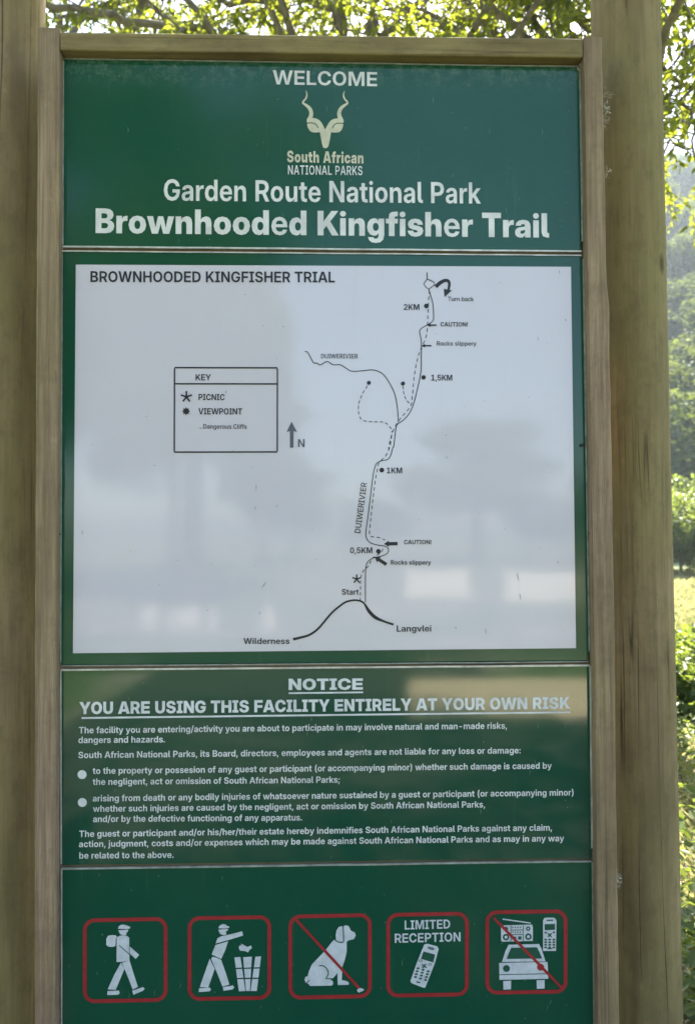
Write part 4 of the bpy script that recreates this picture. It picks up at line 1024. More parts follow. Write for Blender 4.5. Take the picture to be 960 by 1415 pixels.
keys += [ribbon([(722, 268), (752, 276)], 5), ribbon([(724, 275), (750, 282)], 4), ribbon([(668, 432), (686, 437)], 6)]
pshape('telephone_keys', keys, C4, M['green_line'], .0004)
for cp in ((688, 333), (733, 350)): pshape('call_key', [circle(*cp, 5.5, 10, 3.5)], C4, PW, .0007)
# radio, telephone and car, crossed out
pshape('radio_figure', [[(179, 266), (190, 257), (304, 254), (307, 262), (307, 320), (184, 323), (180, 318)], ribbon([(186, 232), (298, 248)], 5)], C55)
rd = [circle(199, 304, 13), circle(199, 304, 5), circle(289, 302, 13), circle(288, 270, 9), circle(199, 271, 9)]
rd = [circle(199, 304, 13), circle(289, 302, 13), circle(288, 270, 9), circle(199, 271, 9)]
rd += [ribbon([(219, 257), (219, 321)], 3), ribbon([(268, 256), (268, 320)], 3)] + [ribbon([(221, y), (266, y - 1)], 3) for y in (276, 294)]
rd += [ribbon([(x, 268), (x + 5, 262)], 3.5) for x in (224, 234, 244, 254)] + [ribbon([(x, 287), (x + 5, 282)], 3.5) for x in (224, 234, 244, 254)]
rd += [[(226, 302), (240, 302), (240, 315), (226, 315)], [(248, 301), (261, 301), (261, 314), (248, 314)]]
pshape('radio_dials', rd, C55, G, .0004)
for cp in ((199, 304, 6), (289, 302, 6), (288, 270, 3.5)): pshape('radio_dial', [circle(*cp)], C55, PW, .0006)
pshape('telephone_figure', [[(348, 238), (353, 228), (362, 226), (388, 226), (396, 228), (402, 238), (400, 360), (348, 360)]], C55)
pk = [[(354, 252), (396, 251), (396, 275), (354, 276)], ribbon([(362, 237), (388, 236)], 5), ribbon([(364, 351), (386, 350)], 4), circle(358, 286, 5, 8, 4), circle(391, 285, 5, 8, 4), ribbon([(367, 289), (382, 303)], 5), ribbon([(382, 289), (367, 303)], 5)]
pk += [circle(358 + 16.5 * j, 314 + 10.5 * i, 6, 8, 4) for i in range(4) for j in range(3)]
pshape('telephone_keys', pk, C55, G, .0004)
pshape('car_figure', [[(210, 335), (332, 332), (342, 352), (358, 402), (183, 404), (198, 358)], [(172, 408), (366, 404), (369, 472), (173, 476)], [(188, 481), (220, 479), (219, 514), (189, 516)], [(322, 478), (354, 476), (354, 511), (323, 512)]], C55)
pshape('car_windows', [[(220, 347), (324, 345), (334, 366), (344, 390), (202, 392), (210, 370)], ribbon([(172, 455), (368, 451)], 3), circle(201, 430, 14)], C55, G, .0004)
pshape('car_windows', [circle(338, 425, 14)], C55, M['red'], .0005)
pshape('red_slash', quads(jit((150, 226), (424, 509), 5, .5, 9), 11), C55, M['red'], .0007)

# ------------------------------------------------------------------ cobwebs caught on the right-hand stile
def cobweb(x, y, hpx, wpx, n, label, seed):
    r = random.Random(seed)
    c = on_plane(x, y, -.005)
    mb = MB()
    s = 1 / 650
    for k in range(n):
        p0 = Vector((c[0] + r.uniform(-.3, .2) * wpx * s, c[1] + r.uniform(-.01, .03), c[2] + r.uniform(-.5, .5) * hpx * s))
        d = Vector((r.gauss(.5, .5), r.uniform(-.2, .6), r.gauss(.1, .6))).normalized()
        L = r.uniform(.25, 1.0) * wpx * s
        pts = [p0]
        for i in range(4):
            d = (d + Vector((r.gauss(0, .5), r.gauss(0, .3), r.gauss(0, .5)))).normalized()
            pts.append(pts[-1] + d * L / 4)
        mb.tube(pts, [r.uniform(.0003, .0008)] * 4 + [.0002], 3, caps=False)
    for k in range(n // 6):                                   # caught fluff
        p0 = Vector((c[0] + r.uniform(-.2, .3) * wpx * s, c[1] + r.uniform(-.006, .006), c[2] + r.uniform(-.3, .3) * hpx * s))
        q = [p0 + Vector((r.gauss(0, 1), r.gauss(0, 1), r.gauss(0, 1))) * .003 for _ in range(4)]
        mb.add(q, [(0, 1, 2), (0, 2, 3), (0, 3, 1), (1, 2, 3)])
    o = mb.build('cobweb', M['web'], None, loc=tuple(c))
    tag(o, label, 'cobweb', 'cobwebs on the frame')
cobweb(837, 148, 46, 12, 90, 'largest grey cobweb tuft between right frame upright and right post', 1)
cobweb(839, 236, 6, 12, 14, 'thin short cobweb thread on right frame upright below the big tuft', 2)
cobweb(854, 1216, 22, 7, 50, 'small lint-like cobweb near the bottom of the right frame upright', 3)
cobweb(802, 92, 10, 12, 22, 'wisp of cobweb in the top right corner above the green header panel', 4)

# ------------------------------------------------------------------ ground, path, hill
def ground_mat():
    m, n, b, _ = new_mat('ground_soil_and_grass')
    v = coords(n)
    big = noise(n, v, .35, 5, .6)
    mid = noise(n, v, 2.2, 5, .65)
    fine = noise(n, v, 30, 5, .7)
    soil = mix(n, fine, (.20, .155, .125), (.42, .35, .30))
    grass = mix(n, fine, (.05, .075, .018), (.11, .15, .035))
    c = mix(n, ramp(n, mid, [(.36, 0), (.5, 1)]), grass, soil)
    c = mix(n, ramp(n, big, [(.38, 0), (.5, 1)]), c, grass)
    n.links.new(c, b.inputs['Base Color'])
    b.inputs['Roughness'].default_value = .95
    bump(n, b, fine, .6, .03)
    return m
M['ground'] = ground_mat()
M['path'] = flat_mat('trodden_gravel', (.055, .046, .036), .95, 0, .4, 45)
M['hill'] = flat_mat('scrub_hillside', (.045, .06, .03), .95, 0, .4, .25)
M['bark'] = flat_mat('grey_bark', (.21, .18, .15), .9, 0, .45, 14)
M['leaf_near'] = leaf_mat('canopy_leaf', (.03, .055, .012), (.06, .10, .02), (.43, .49, .04), .55)
M['leaf_far'] = leaf_mat('hillside_leaf', (.025, .045, .015), (.06, .085, .025), (.26, .33, .05), .27, .8)
M['leaf_pale'] = leaf_mat('bush_leaf', (.07, .10, .025), (.11, .15, .04), (.30, .38, .06), .45)
M['weed'] = leaf_mat('weed_leaf', (.045, .08, .02), (.09, .14, .035), (.28, .36, .045), .45)
M['grass'] = leaf_mat('grass_blade', (.24, .23, .11), (.40, .38, .18), (.5, .5, .2), .45)
M['plaster'] = flat_mat('pale_plaster', (.76, .70, .60), .9, 0, .12, 6)
M['stone'] = flat_mat('pale_stone', (.50, .47, .42), .9, 0, .25, 9)

def sheet(name, x0, x1, y0, y1, z, mat, nx=1, ny=1, hf=None):
    v = []
    for j in range(ny + 1):
        for i in range(nx + 1):
            x = x0 + (x1 - x0) * i / nx; y = y0 + (y1 - y0) * j / ny
            v.append((x, y, z if hf is None else hf(x, y)))
    f = [(j * (nx + 1) + i, j * (nx + 1) + i + 1, (j + 1) * (nx + 1) + i + 1, (j + 1) * (nx + 1) + i) for j in range(ny) for i in range(nx)]
    return mk(name, v, f, mat, smooth=hf is not None)
tag(sheet('ground', -260, 260, -200, 300, 0, M['ground']), kind='structure')
tag(sheet('path', -2.2, 2.0, -9.0, -.25, .004, M['path']), kind='structure')

rg = random.Random(77)
_hp = [(rg.uniform(.01, .05), rg.uniform(.01, .05), rg.uniform(0, 6.3), rg.uniform(.3, 1)) for _ in range(10)]
def hill_h(x, y):
    d = math.hypot(x * .8, y + 1.6)
    t = min(1, max(0, (d - 42) / 155))
    h = 88 * (t ** 1.15)
    h += t * sum(a * 3.0 * math.sin(x * p + y * q + s) for p, q, s, a in _hp)
    side = min(1, max(0, (y - 12) / 20))
    return h * side - .6 * (1 - min(1, t * 40))
tag(sheet('hill', -250, 250, 12, 215, 0, M['hill'], 110, 60, hill_h), kind='structure')

# ------------------------------------------------------------------ leaves
def leaves(P, D, N, L, Wd, fold=.18):
    """six-cornered folded leaf blades: base P, direction D, face normal N"""
    P, D, N = map(np.asarray, (P, D, N))
    D = D / np.linalg.norm(D, axis=1, keepdims=True)
    S = np.cross(D, N); S /= np.linalg.norm(S, axis=1, keepdims=True) + 1e-9
    N = np.cross(S, D)
    L = np.broadcast_to(np.asarray(L), (len(P),))[:, None]; Wd = np.broadcast_to(np.asarray(Wd), (len(P),))[:, None]
    up = N * Wd * fold
    droop = -N * L * .08
    v = np.stack([P, P + D * L * .33 + S * Wd * .5 + up, P + D * L * .7 + S * Wd * .36 + up, P + D * L + droop,
                  P + D * L * .7 - S * Wd * .36 + up, P + D * L * .33 - S * Wd * .5 + up], 1).reshape(-1, 3)
    k = np.arange(len(P))[:, None] * 6
    f = np.concatenate([k + np.array([[0, 1, 2, 3]]), k + np.array([[0, 3, 4, 5]])], 0)
    return v, f

def grow(rng, limbs, per_limb, sec_len, twigs, twig_len, nl, ls, start=.3):
    """wood tubes and leaf arrays for a set of limbs (paths with radii)"""
    mb = MB(); P, D, N, L = [], [], [], []
    def bend(p, d, ln, k, wob, sag):
        pts = [p]
        for _ in range(k):
            d = (d + Vector((rng.gauss(0, wob), rng.gauss(0, wob), rng.gauss(0, wob) - sag))).normalized()
            pts.append(pts[-1] + d * ln / k)
        return pts
    for path, r0, r1 in limbs:
        pts = [Vector(q) for q in smooth_path(path, 6)]
        n = len(pts)
        pts = [p + Vector((rng.gauss(0, 1), rng.gauss(0, 1), rng.gauss(0, 1))) * .025 if 0 < i < n - 1 else p for i, p in enumerate(pts)]
        mb.tube(pts, [r0 + (r1 - r0) * i / (n - 1) for i in range(n)], 8)
        for s in range(per_limb):
            t = start + (1 - start) * (s + rng.random()) / per_limb
            i = min(n - 2, int(t * (n - 1)))
            p = pts[i].lerp(pts[i + 1], t * (n - 1) - i)
            ax = (pts[i + 1] - pts[i]).normalized()
            d = (ax * .5 + Vector((rng.gauss(0, 1), rng.gauss(0, 1), rng.gauss(.1, .7))).normalized()).normalized()
            sec = bend(p, d, sec_len * rng.uniform(.5, 1.2), 6, .22, .03)
            rr = max(.006, r1 * .5)
            mb.tube(sec, [rr, rr * .8, rr * .65, rr * .5, rr * .4, rr * .3, .003], 5, caps=False)
            for q in range(twigs):
                t2 = .2 + .8 * (q + rng.random()) / twigs
                i2 = min(5, int(t2 * 6)); p2 = sec[i2].lerp(sec[i2 + 1], t2 * 6 - i2)
                d2 = ((sec[i2 + 1] - sec[i2]).normalized() * .6 + Vector((rng.gauss(0, 1), rng.gauss(0, 1), rng.gauss(-.1, .8))).normalized()).normalized()
                tw = bend(p2, d2, twig_len * rng.uniform(.5, 1.2), 4, .2, .06)
                mb.tube(tw, [.0045, .004, .0035, .003, .002], 3, caps=False)
                for k in range(nl):
                    t3 = (k + .5 + rng.uniform(-.3, .3)) / nl
                    i3 = min(3, int(t3 * 4)); p3 = tw[i3].lerp(tw[i3 + 1], t3 * 4 - i3)
                    dd = (tw[i3 + 1] - tw[i3]).normalized()
                    o = Vector((rng.gauss(0, 1), rng.gauss(0, 1), rng.gauss(0, .6))).normalized()
                    P.append(p3); D.append((dd * .6 + o * .9 + Vector((0, 0, -.25))).normalized())
                    N.append(Vector((rng.gauss(0, .6), rng.gauss(0, .6), 1)).normalized()); L.append(ls * rng.uniform(.6, 1.25))
    return mb, np.array(P), np.array(D), np.array(N), np.array(L)

def near_tree(base, trunk, limbs, label, seed, per_limb=9, sec_len=1.5, twigs=7, twig_len=.55, nl=17, ls=.066, leaf='leaf_near'):
    rng = random.Random(seed)
    t = thing('broadleaf_tree', tuple(base), label, 'tree', 'trees behind the board')
    mb = MB()
    pts = [Vector(q) for q in smooth_path(trunk[0], 6)]
    n = len(pts)
    mb.tube(pts, [trunk[1] * (1.35 if i == 0 else 1) + (trunk[2] - trunk[1]) * i / (n - 1) for i in range(n)], 14)
    mb.build('trunk', M['bark'], t, smooth=True)
    wb, P, D, N, L = grow(rng, limbs, per_limb, sec_len, twigs, twig_len, nl, ls)
    wb.build('branches', M['bark'], t, smooth=True)
    v, f = leaves(P, D, N, L, L * .52)
    mk('crown', v, f, M[leaf], t)
    return t

def fan(rng, fork, n, reach, h0, h1, r0=.045, r1=.014, a0=0, a1=360):
    out = []
    for k in range(n):
        a = R(a0 + (a1 - a0) * (k + rng.random()) / n)
        ln = reach * rng.uniform(.6, 1.1); h = rng.uniform(h0, h1)
        f = Vector(fork)
        p1 = f + Vector((math.cos(a) * ln * .4, math.sin(a) * ln * .4, (h - f.z) * .6))
        p2 = Vector((f.x + math.cos(a) * ln, f.y + math.sin(a) * ln, h))
        out.append(([tuple(f), tuple(p1), tuple(p2)], r0, r1))
    return out
op = lambda x, y, d: tuple(on_plane(x, y, d))
ra = random.Random(11)
fa = (.3, 5.3, 3.3)
limbsA = [([fa, op(330, 90, 5.0), op(220, 40, 4.8), op(75, 2, 4.5), op(-60, -60, 4.3)], .042, .022),
          ([fa, op(475, 44, 5.1), op(320, 0, 5.2), op(200, -60, 5.3)], .04, .02),
          ([fa, op(515, 60, 5.5), op(525, 47, 5.6), op(585, 0, 5.8), op(640, -50, 5.9)], .06, .025),
          ([fa, op(600, 80, 5.2), op(690, 20, 5.0), op(760, -40, 4.8)], .05, .02)]
limbsA += fan(ra, fa, 10, 3.2, 5.6, 8.2, .045, .014, 150, 375)
near_tree((.3, 5.3, 0), ([(.3, 5.3, -.1), (.22, 5.35, 1.4), (.3, 5.3, 3.4)], .2, .13), limbsA, 'leafy tree behind the board whose grey limbs cross above the top rail', 21, per_limb=11)
rb = random.Random(12)
fb = (2.55, 4.9, 4.4)
limbsB = [([fb, op(800, 90, 4.9), op(772, 52, 4.8), op(750, 0, 4.7), op(735, -50, 4.6)], .05, .02),
          ([fb, op(850, 60, 4.9), op(815, 32, 4.8), op(765, 0, 4.7), op(700, -40, 4.5)], .05, .02),
          ([fb, op(888, 210, 4.8), op(925, 140, 4.7), op(962, 60, 4.5), op(1010, 10, 4.4)], .035, .012),
          ([fb, op(885, 120, 4.8), op(925, 95, 4.6), op(950, 150, 4.3), op(962, 215, 4.1)], .03, .007),
          ([fb, op(885, 100, 5.3), op(925, 30, 5.6), op(960, -20, 5.8)], .035, .014),
          ([fb, op(888, 220, 5.0), op(925, 205, 4.8), op(975, 185, 4.5)], .02, .006)]
limbsB += fan(rb, fb, 8, 3.0, 5.6, 8.0, .045, .015, 150, 275)
near_tree((2.55, 4.9, 0), ([(2.55, 4.9, -.1), (2.6, 4.95, 2), (2.55, 4.9, 4.5)], .17, .11), limbsB, 'leafy tree behind the right post with low hanging branches beside it', 22)
rc_ = random.Random(13)
fc = (-2.6, 6.2, 3.4)
limbsC = [([fc, op(100, 60, 6.6), op(180, 10, 6.9), op(260, -40, 7.2)], .05, .02), ([fc, op(80, 60, 6.0), op(120, 25, 5.8), op(170, -10, 5.6)], .04, .02)] + fan(rc_, fc, 9, 3.0, 5.4, 8.4)
near_tree((-2.6, 6.2, 0), ([(-2.6, 6.2, -.1), (-2.5, 6.1, 1.6), (-2.6, 6.2, 3.5)], .18, .12), limbsC, 'leafy tree behind the left post with bright yellow-green leaves', 23)
rd_ = random.Random(14)
fd = (9.2, 9.0, 3.6)
near_tree((9.2, 9.0, 0), ([(9.2, 9.0, -.1), (9.1, 9.1, 1.8), (9.2, 9.0, 3.7)], .2, .13), fan(rd_, fd, 12, 3.4, 5.0, 9.0), 'taller tree standing out to the right behind the board', 24, per_limb=9)
re_ = random.Random(15)
fe = (-2.4, 10.5, 4.0)
near_tree((-2.4, 10.5, 0), ([(-2.4, 10.5, -.1), (-2.3, 10.4, 2), (-2.4, 10.5, 4.1)], .2, .13), fan(re_, fe, 13, 3.8, 6.5, 10.5), 'tall tree farthest back of those behind the board', 25, per_limb=9)

rf_ = random.Random(16)  # unseen tree, added to shade the path and the board front
ff = (4.6, .6, 4.0)
limbsF = [([ff, (3.4, .2, 5.6), (1.6, -.3, 6.3), (-.2, -.9, 6.6)], .08, .025), ([ff, (3.8, .1, 5.4), (2.6, -.1, 6.0), (1.0, -.4, 6.4)], .05, .015),
          ([ff, (3.6, 1.8, 5.6), (2.0, 2.7, 6.6), (.4, 3.3, 7.2)], .06, .02), ([ff, (3.2, 1.2, 5.4), (1.4, .9, 6.0), (-.4, .8, 6.4)], .06, .02),
          ([ff, (4.0, 1.2, 5.6), (2.6, 1.4, 6.6), (.8, 1.2, 7.4)], .06, .02)] + fan(rf_, ff, 11, 3.6, 5.6, 8.2, .05, .015, 15, 200)
near_tree((4.6, .6, 0), ([(4.6, .6, -.1), (4.7, .6, 2), (4.6, .6, 4.1)], .2, .13), limbsF, 'added tree, out of view beside the path, that shades the front of the board', 26, per_limb=10)
rg_ = random.Random(17)  # unseen tree, added for shade and a darker reflection in the header
fg = (-4.4, -5.2, 3.6)
near_tree((-4.4, -5.2, 0), ([(-4.4, -5.2, -.1), (-4.3, -5.2, 2), (-4.4, -5.2, 3.7)], .2, .13), fan(rg_, fg, 13, 3.0, 4.4, 8.4), 'added tree, out of view left of the path, that darkens the header gloss', 27, per_limb=9)

# ------------------------------------------------------------------ hillside and distant trees: leaf clumps on lobes
def lobed(rng, rad, height, nleaf, ls, nlob=16, base=.25):
    lob = []
    for _ in range(nlob):
        a = rng.uniform(0, 6.283); rr = rad * math.sqrt(rng.random()) * .72
        zz = height * rng.uniform(base + .1, .88)
        k = 1 - abs(zz / height - .55) * 1.1
        lob.append((math.cos(a) * rr * max(.35, k), math.sin(a) * rr * max(.35, k), zz, rad * rng.uniform(.26, .44)))
    P, N, D = [], [], []
    for _ in range(nleaf):
        x, y, z, q = lob[rng.randrange(nlob)]
        d = Vector((rng.gauss(0, 1), rng.gauss(0, 1), rng.gauss(.25, .9))).normalized()
        s = q * rng.uniform(.55, 1.08) ** .5
        P.append((x + d.x * s, y + d.y * s, z + d.z * s * .8))
        N.append((d + Vector((rng.gauss(0, .5), rng.gauss(0, .5), rng.gauss(.2, .5)))).normalized())
        D.append(Vector((rng.gauss(0, 1), rng.gauss(0, 1), rng.gauss(-.4, .6))).normalized())
    L = np.array([ls * rng.uniform(.6, 1.4) for _ in range(nleaf)])
    return leaves(P, D, N, L, L * .6)

def far_tree(name, loc, rad, height, nleaf, ls, mat, label, cat, group, seed, stem=.3, nlob=16):
    rng = random.Random(seed)
    t = thing(name, tuple(loc), label, cat, group)
    mb = MB(); b = Vector(loc)
    lean = rng.uniform(-.4, .4)
    mb.tube([b + Vector((0, 0, -.5)), b + Vector((lean * .4, 0, height * .3)), b + Vector((lean, .2, height * .75))], [height * .022, height * .017, height * .006], 7)
    for k in range(6):
        a = rng.uniform(0, 6.28)
        mb.tube([b + Vector((lean * .5, .1, height * (.3 + .05 * k))), b + Vector((math.cos(a) * rad * .3, math.sin(a) * rad * .3, height * (.45 + .05 * k))), b + Vector((math.cos(a) * rad * .65, math.sin(a) * rad * .65, height * (.55 + .05 * k)))], [height * .01, height * .007, height * .002], 5)
    mb.build('trunk', M['bark'], t, smooth=True)
    v, f = lobed(rng, rad, height, nleaf, ls, nlob)
    mk('crown', v + np.array(loc), f, M[mat], t)
    return t

def dup(root, loc, rz, s, label):
    r2 = root.copy(); COL.objects.link(r2)
    r2.location = loc; r2.rotation_euler = (0, 0, rz); r2.scale = s
    r2['label'] = label
    for ch in list(root.children):
        c = ch.copy(); COL.objects.link(c); c.parent = r2
    return r2

HL = 'hazy tree on the forested hillside beyond the meadow'
rh = random.Random(31)
protos = []
def az_pt(az, d): return (CAM[0] + math.sin(R(az)) * d, CAM[1] + math.cos(R(az)) * d)
spots = []
for k in range(34):                                   # the slope seen past the right post
    d = 52 + 128 * (k / 33.0) + rh.uniform(-3, 3)
    spots.append((25.3 + rh.uniform(-3.2, 3.2), d))
for k in range(70):                                   # the rest of the slope
    spots.append((rh.uniform(-38, 42), rh.uniform(55, 185)))
for i, (az, d) in enumerate(spots):
    x, y = az_pt(az, d)
    z = hill_h(x, y) - .3
    if i < 4:
        protos.append(far_tree('hillside_tree', (x, y, z), rh.uniform(3.6, 4.8), rh.uniform(7.5, 10), 3800, .42, 'leaf_far', HL, 'tree', 'trees on the hillside', 100 + i, nlob=18))
    else:
        s = rh.uniform(.7, 1.3)
        dup(protos[i % 4], (x, y, z), rh.uniform(0, 6.28), (s, s, s * rh.uniform(.85, 1.2)), HL)
rv, rf = [], []
ru = random.Random(32)
P, D, N, L = [], [], [], []
for k in range(26000):                                # low scrub between the trees
    az = ru.uniform(21, 30) if k < 15000 else ru.uniform(-38, 42)
    d = 46 + 140 * ru.random()
    x, y = az_pt(az, d)
    P.append((x, y, hill_h(x, y) + ru.uniform(0, 1.4))); D.append((ru.gauss(0, 1), ru.gauss(0, 1), ru.gauss(.4, .6)))
    N.append((ru.gauss(0, 1), ru.gauss(0, 1), 1)); L.append(ru.uniform(.4, .9))
L = np.array(L); v, f = leaves(P, D, N, L, L * .6)
tag(mk('hillside_scrub', v, f, M['leaf_far']), 'low green scrub covering the hillside between the trees', 'scrub', None, 'stuff')

bush = []
for i, (az, d, rad, h) in enumerate(((25.4, 29, 2.3, 3.0), (23.0, 31, 2.2, 2.8), (27.6, 30, 2.6, 3.3), (30, 28, 2.2, 2.6), (20.5, 33, 2.4, 3.0), (-27, 30, 2.5, 3.1), (-22, 28, 2.2, 2.7), (25.9, 36, 2.8, 4.2))):
    x, y = az_pt(az, d)
    if i < 2:
        bush.append(far_tree('bush', (x, y, -.3), rad, h, 5200, .16, 'leaf_pale', 'pale green rounded bush on the far edge of the sunlit meadow', 'bush', 'bushes along the meadow', 60 + i, nlob=20))
    else:
        dup(bush[i % 2], (x, y, -.3), i * 1.3, (rad / 2.3, rad / 2.3, h / 3.0), 'pale green rounded bush on the far edge of the sunlit meadow')

for i, (az, d, rad, h, lb) in enumerate(((24.9, 7.2, .75, .62, 'dark low shrub at the near edge of the sunlit clearing, closest to the right post'), (26.6, 7.9, .8, .66, 'dark low shrub at the near edge of the clearing, just right of the first'), (25.6, 9.0, .8, .6, 'low shrub farther into the clearing behind the dark ones'), (29.0, 7.4, .9, .75, 'dark low shrub at the clearing edge, farthest to the right'))):
    x, y = az_pt(az, d)
    far_tree('low_shrub', (x, y, -.15), rad, h, 2600, .075, 'weed', lb, 'shrub', 'low shrubs at the clearing edge', 200 + i, nlob=14)
# ------------------------------------------------------------------ weeds and grass
rw = random.Random(41)
P, D, N, L = [], [], [], []
def weed_at(x, y, s=1.0):
    n = rw.randrange(7, 22); hgt = rw.uniform(.06, .42) * s
    for _ in range(n):
        a = rw.uniform(0, 6.28); q = rw.random()
        out = Vector((math.cos(a), math.sin(a), rw.uniform(-.2, .9)))
        P.append((x + math.cos(a) * .11 * q + rw.gauss(0, .03), y + math.sin(a) * .11 * q + rw.gauss(0, .03), .01 + hgt * (1 - .6 * q) * rw.uniform(.5, 1.05)))
        D.append(out); N.append(Vector((rw.gauss(0, .5), rw.gauss(0, .5), 1))); L.append(rw.uniform(.022, .05) * s * (1 + .06 * math.hypot(x, y)))
for k in range(2000):
    az = rw.uniform(20, 33) if k < 520 else rw.uniform(-60, 60)
    d = 2.3 + 11 * rw.random() ** 1.4
    x, y = az_pt(az, d)
    if y < .5 and abs(x) < 1.1: continue
    if math.sin(x * 2.1 + y * 1.3) + math.sin(x * 1.1 - y * 2.4 + 2) < -.9: continue
    weed_at(x, y, rw.uniform(.7, 1.35))
L = np.array(L); v, f = leaves(P, D, N, L, L * .6)
tag(mk('weeds', v, f, M['weed']), 'low leafy weeds growing over the ground behind the board', 'weeds', None, 'stuff')
LP, LD, LN, LL = [], [], [], []
for k in range(5200):                                  # dry leaves lying on the bare soil
    az, d = (rw.uniform(19, 33), 2.2 + 5 * rw.random() ** 1.3) if k < 3600 else (rw.uniform(-60, 60), 2.2 + 7 * rw.random())
    x, y = az_pt(az, d)
    if y < .4 and abs(x) < 1.2: continue
    LP.append((x, y, rw.uniform(.008, .05))); LD.append((rw.gauss(0, 1), rw.gauss(0, 1), rw.gauss(0, .15)))
    LN.append((rw.gauss(0, .25), rw.gauss(0, .25), 1)); LL.append(rw.uniform(.04, .11))
LL = np.array(LL); v, f = leaves(LP, LD, LN, LL, LL * .6)
M['dry'] = leaf_mat('dry_leaf', (.26, .20, .17), (.50, .42, .40), (.2, .15, .1), .15, .7)
tag(mk('leaf_litter', v, f, M['dry']), 'pale dry leaves scattered on the ground behind the board', 'dry leaves', None, 'stuff')
GV, GF = [], []
for k in range(46000):
    if k < 6000: az, d = rw.uniform(21, 30), 2.4 + 8 * rw.random()
    elif k < 34000: az, d = rw.uniform(21, 30), 9 + 24 * rw.random()
    else: az, d = rw.uniform(-60, 60), 3 + 26 * rw.random()
    x, y = az_pt(az, d)
    if y < .3: continue
    h = rw.uniform(.05, .2) if d < 10 else rw.uniform(.08, .26)
    a = rw.uniform(0, 6.28); wd = rw.uniform(.004, .009) * (1 + d / 12)
    lx, ly = rw.gauss(0, .35) * h, rw.gauss(0, .35) * h
    c, s = math.cos(a) * wd, math.sin(a) * wd
    i = len(GV)
    GV += [(x - c, y - s, 0), (x + c, y + s, 0), (x + lx + c * .4, y + ly + s * .4, h * .7), (x + lx * 1.7, y + ly * 1.7, h)]
    GF.append((i, i + 1, i + 2, i + 3))
tag(mk('grass', np.array(GV), np.array(GF), M['grass']), 'sunlit meadow grass behind the board', 'grass', None, 'stuff')

# ------------------------------------------------------------------ what faces the board (seen in its gloss): clearing, added walls, paving and boulders, trees
def mirrored(px, py, y):
    """point of the clearing that the flat panels mirror at a place of the photograph"""
    b = on_plane(px, py); d = b - CAM
    d = np.array([d[0], -d[1], d[2]])
    return b + d * ((y - b[1]) / d[1])
def added_wall(x0px, x1px, top, y, label):  # pale wall added so the gloss shows a bright patch
    a, b = mirrored(x0px, top, y), mirrored(x1px, top, y)
    mb = MB()
    mb.box((a[0], y - .25, -.05), (b[0], y, a[2]))
    o = mb.build('added_wall', M['plaster'], None, bevel=.02, loc=((a[0] + b[0]) / 2, y - .12, 0))
    tag(o, label, 'wall', 'added walls mirrored in the panels')
added_wall(560, 648, 792, -17.5, 'shorter added pale wall, unseen, that gives a bright patch in the gloss')
added_wall(695, 812, 792, -15.8, 'longer added pale wall, unseen, that gives a bright patch in the gloss')
def on_ground(px, py):
    b = on_plane(px, py); d = b - CAM
    t = -b[2] / d[2]
    return (b[0] + d[0] * t, b[1] - d[1] * t)
pv = [on_ground(*q) for q in ((566, 992), (826, 990), (826, 922), (566, 925))]  # pale sheet added so the notice panel mirrors a glare
sl_ = MB(); sl_.add([(x, y, .012) for x, y in pv], [(0, 1, 2, 3)])
M['sand'] = flat_mat('glare_sand', (.68, .57, .37), .95, 0, .2, 14)
tag(sl_.build('glare_paving', M['sand']), kind='structure')
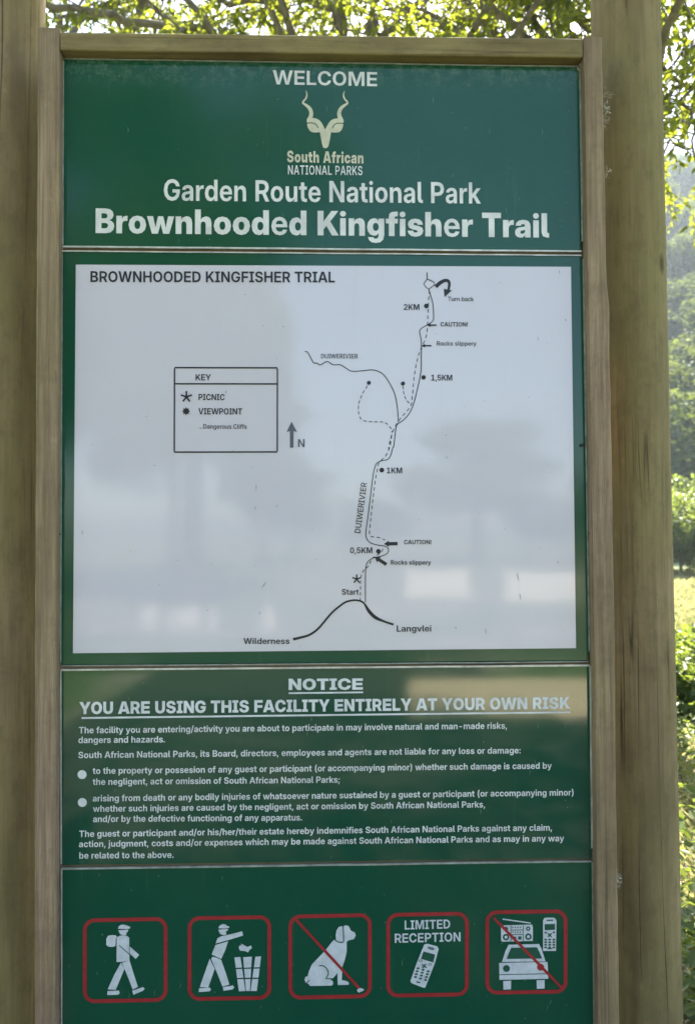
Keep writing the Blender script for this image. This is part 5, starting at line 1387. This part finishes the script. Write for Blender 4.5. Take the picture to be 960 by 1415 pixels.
def boulder(px, py, y, w_, h_, label, seed):  # pale stone added to give a small bright spot in the gloss
    c = mirrored(px, py, y)
    r = random.Random(seed)
    bm = bmesh.new(); bmesh.ops.create_icosphere(bm, subdivisions=3, radius=1)
    ph = [r.uniform(0, 6) for _ in range(6)]
    for v_ in bm.verts:
        p = v_.co
        k = 1 + .14 * math.sin(p.x * 2.6 + ph[0]) + .12 * math.sin(p.y * 3.1 + ph[1]) + .1 * math.sin(p.z * 4 + ph[2]) + .05 * math.sin(p.x * 7 + p.z * 6 + ph[3])
        v_.co = Vector((p.x * w_ / 2 * k, p.y * w_ * .4 * k, max(-.2, min(.8, p.z * 1.1)) * h_ * k * 1.1))
    me = bpy.data.meshes.new('boulder'); bm.to_mesh(me); bm.free()
    me.materials.append(M['stone'])
    o = bpy.data.objects.new('boulder', me); COL.objects.link(o); o.location = (c[0], y, 0)
    tag(o, label, 'boulder', 'added boulders mirrored in the panels')
boulder(207, 800, -11.5, .5, .36, 'added pale boulder mirrored in the gloss, at the end of the row', 1)
boulder(254, 800, -11.5, .55, .4, 'widest added pale boulder mirrored in the gloss', 2)
boulder(291, 800, -11.5, .22, .34, 'small added pale boulder mirrored in the gloss beside the widest one', 3)
boulder(369, 800, -11.5, .34, .36, 'lone added pale boulder mirrored in the gloss nearest the added walls', 4)
facing = []
CT = 'bushy tree across the clearing that the board faces'
rk = random.Random(51)
for i, (x, y, rad, h) in enumerate(((-2.9, -16, 3.9, 12.5), (-8.2, -15.5, 4.4, 13.5), (-5.5, -27, 4.2, 13), (-11, -24, 4.5, 12), (-17, -27, 4.5, 13), (-1.5, -40, 3.2, 5.2), (3.2, -44, 2.6, 4.0), (7.6, -36, 4.2, 7.4), (11.5, -40, 2.8, 4.2), (18, -44, 4, 5), (25, -36, 5, 10), (-24, -22, 5, 12), (-2.8, -34, 3.2, 8.5))):
    if i < 2:
        facing.append(far_tree('clearing_tree', (x, y, 0), rad, h, 9000, .3, 'leaf_far', CT, 'tree', 'trees across the clearing', 80 + i, nlob=20))
    else:
        dup(facing[i % 2], (x, y, 0), rk.uniform(0, 6.28), (rad / 4.1, rad / 4.1, h / 13), CT)

# ------------------------------------------------------------------ air
HAZE = 0.0007
mh = bpy.data.materials.new('sunlit_air'); mh.use_nodes = True
n = mh.node_tree
n.nodes.remove(n.nodes['Principled BSDF'])
pv = n.nodes.new('ShaderNodeVolumePrincipled')
pv.inputs['Color'].default_value = (.72, .84, 1.0, 1)
pv.inputs['Density'].default_value = HAZE
pv.inputs['Anisotropy'].default_value = .3
n.links.new(pv.outputs[0], n.nodes['Material Output'].inputs['Volume'])
mb = MB(); mb.box((-262, -202, -2.2), (262, 302, 118))
tag(mb.build('haze', mh), 'thin sunlit haze hanging over the valley', 'haze', None, 'stuff')
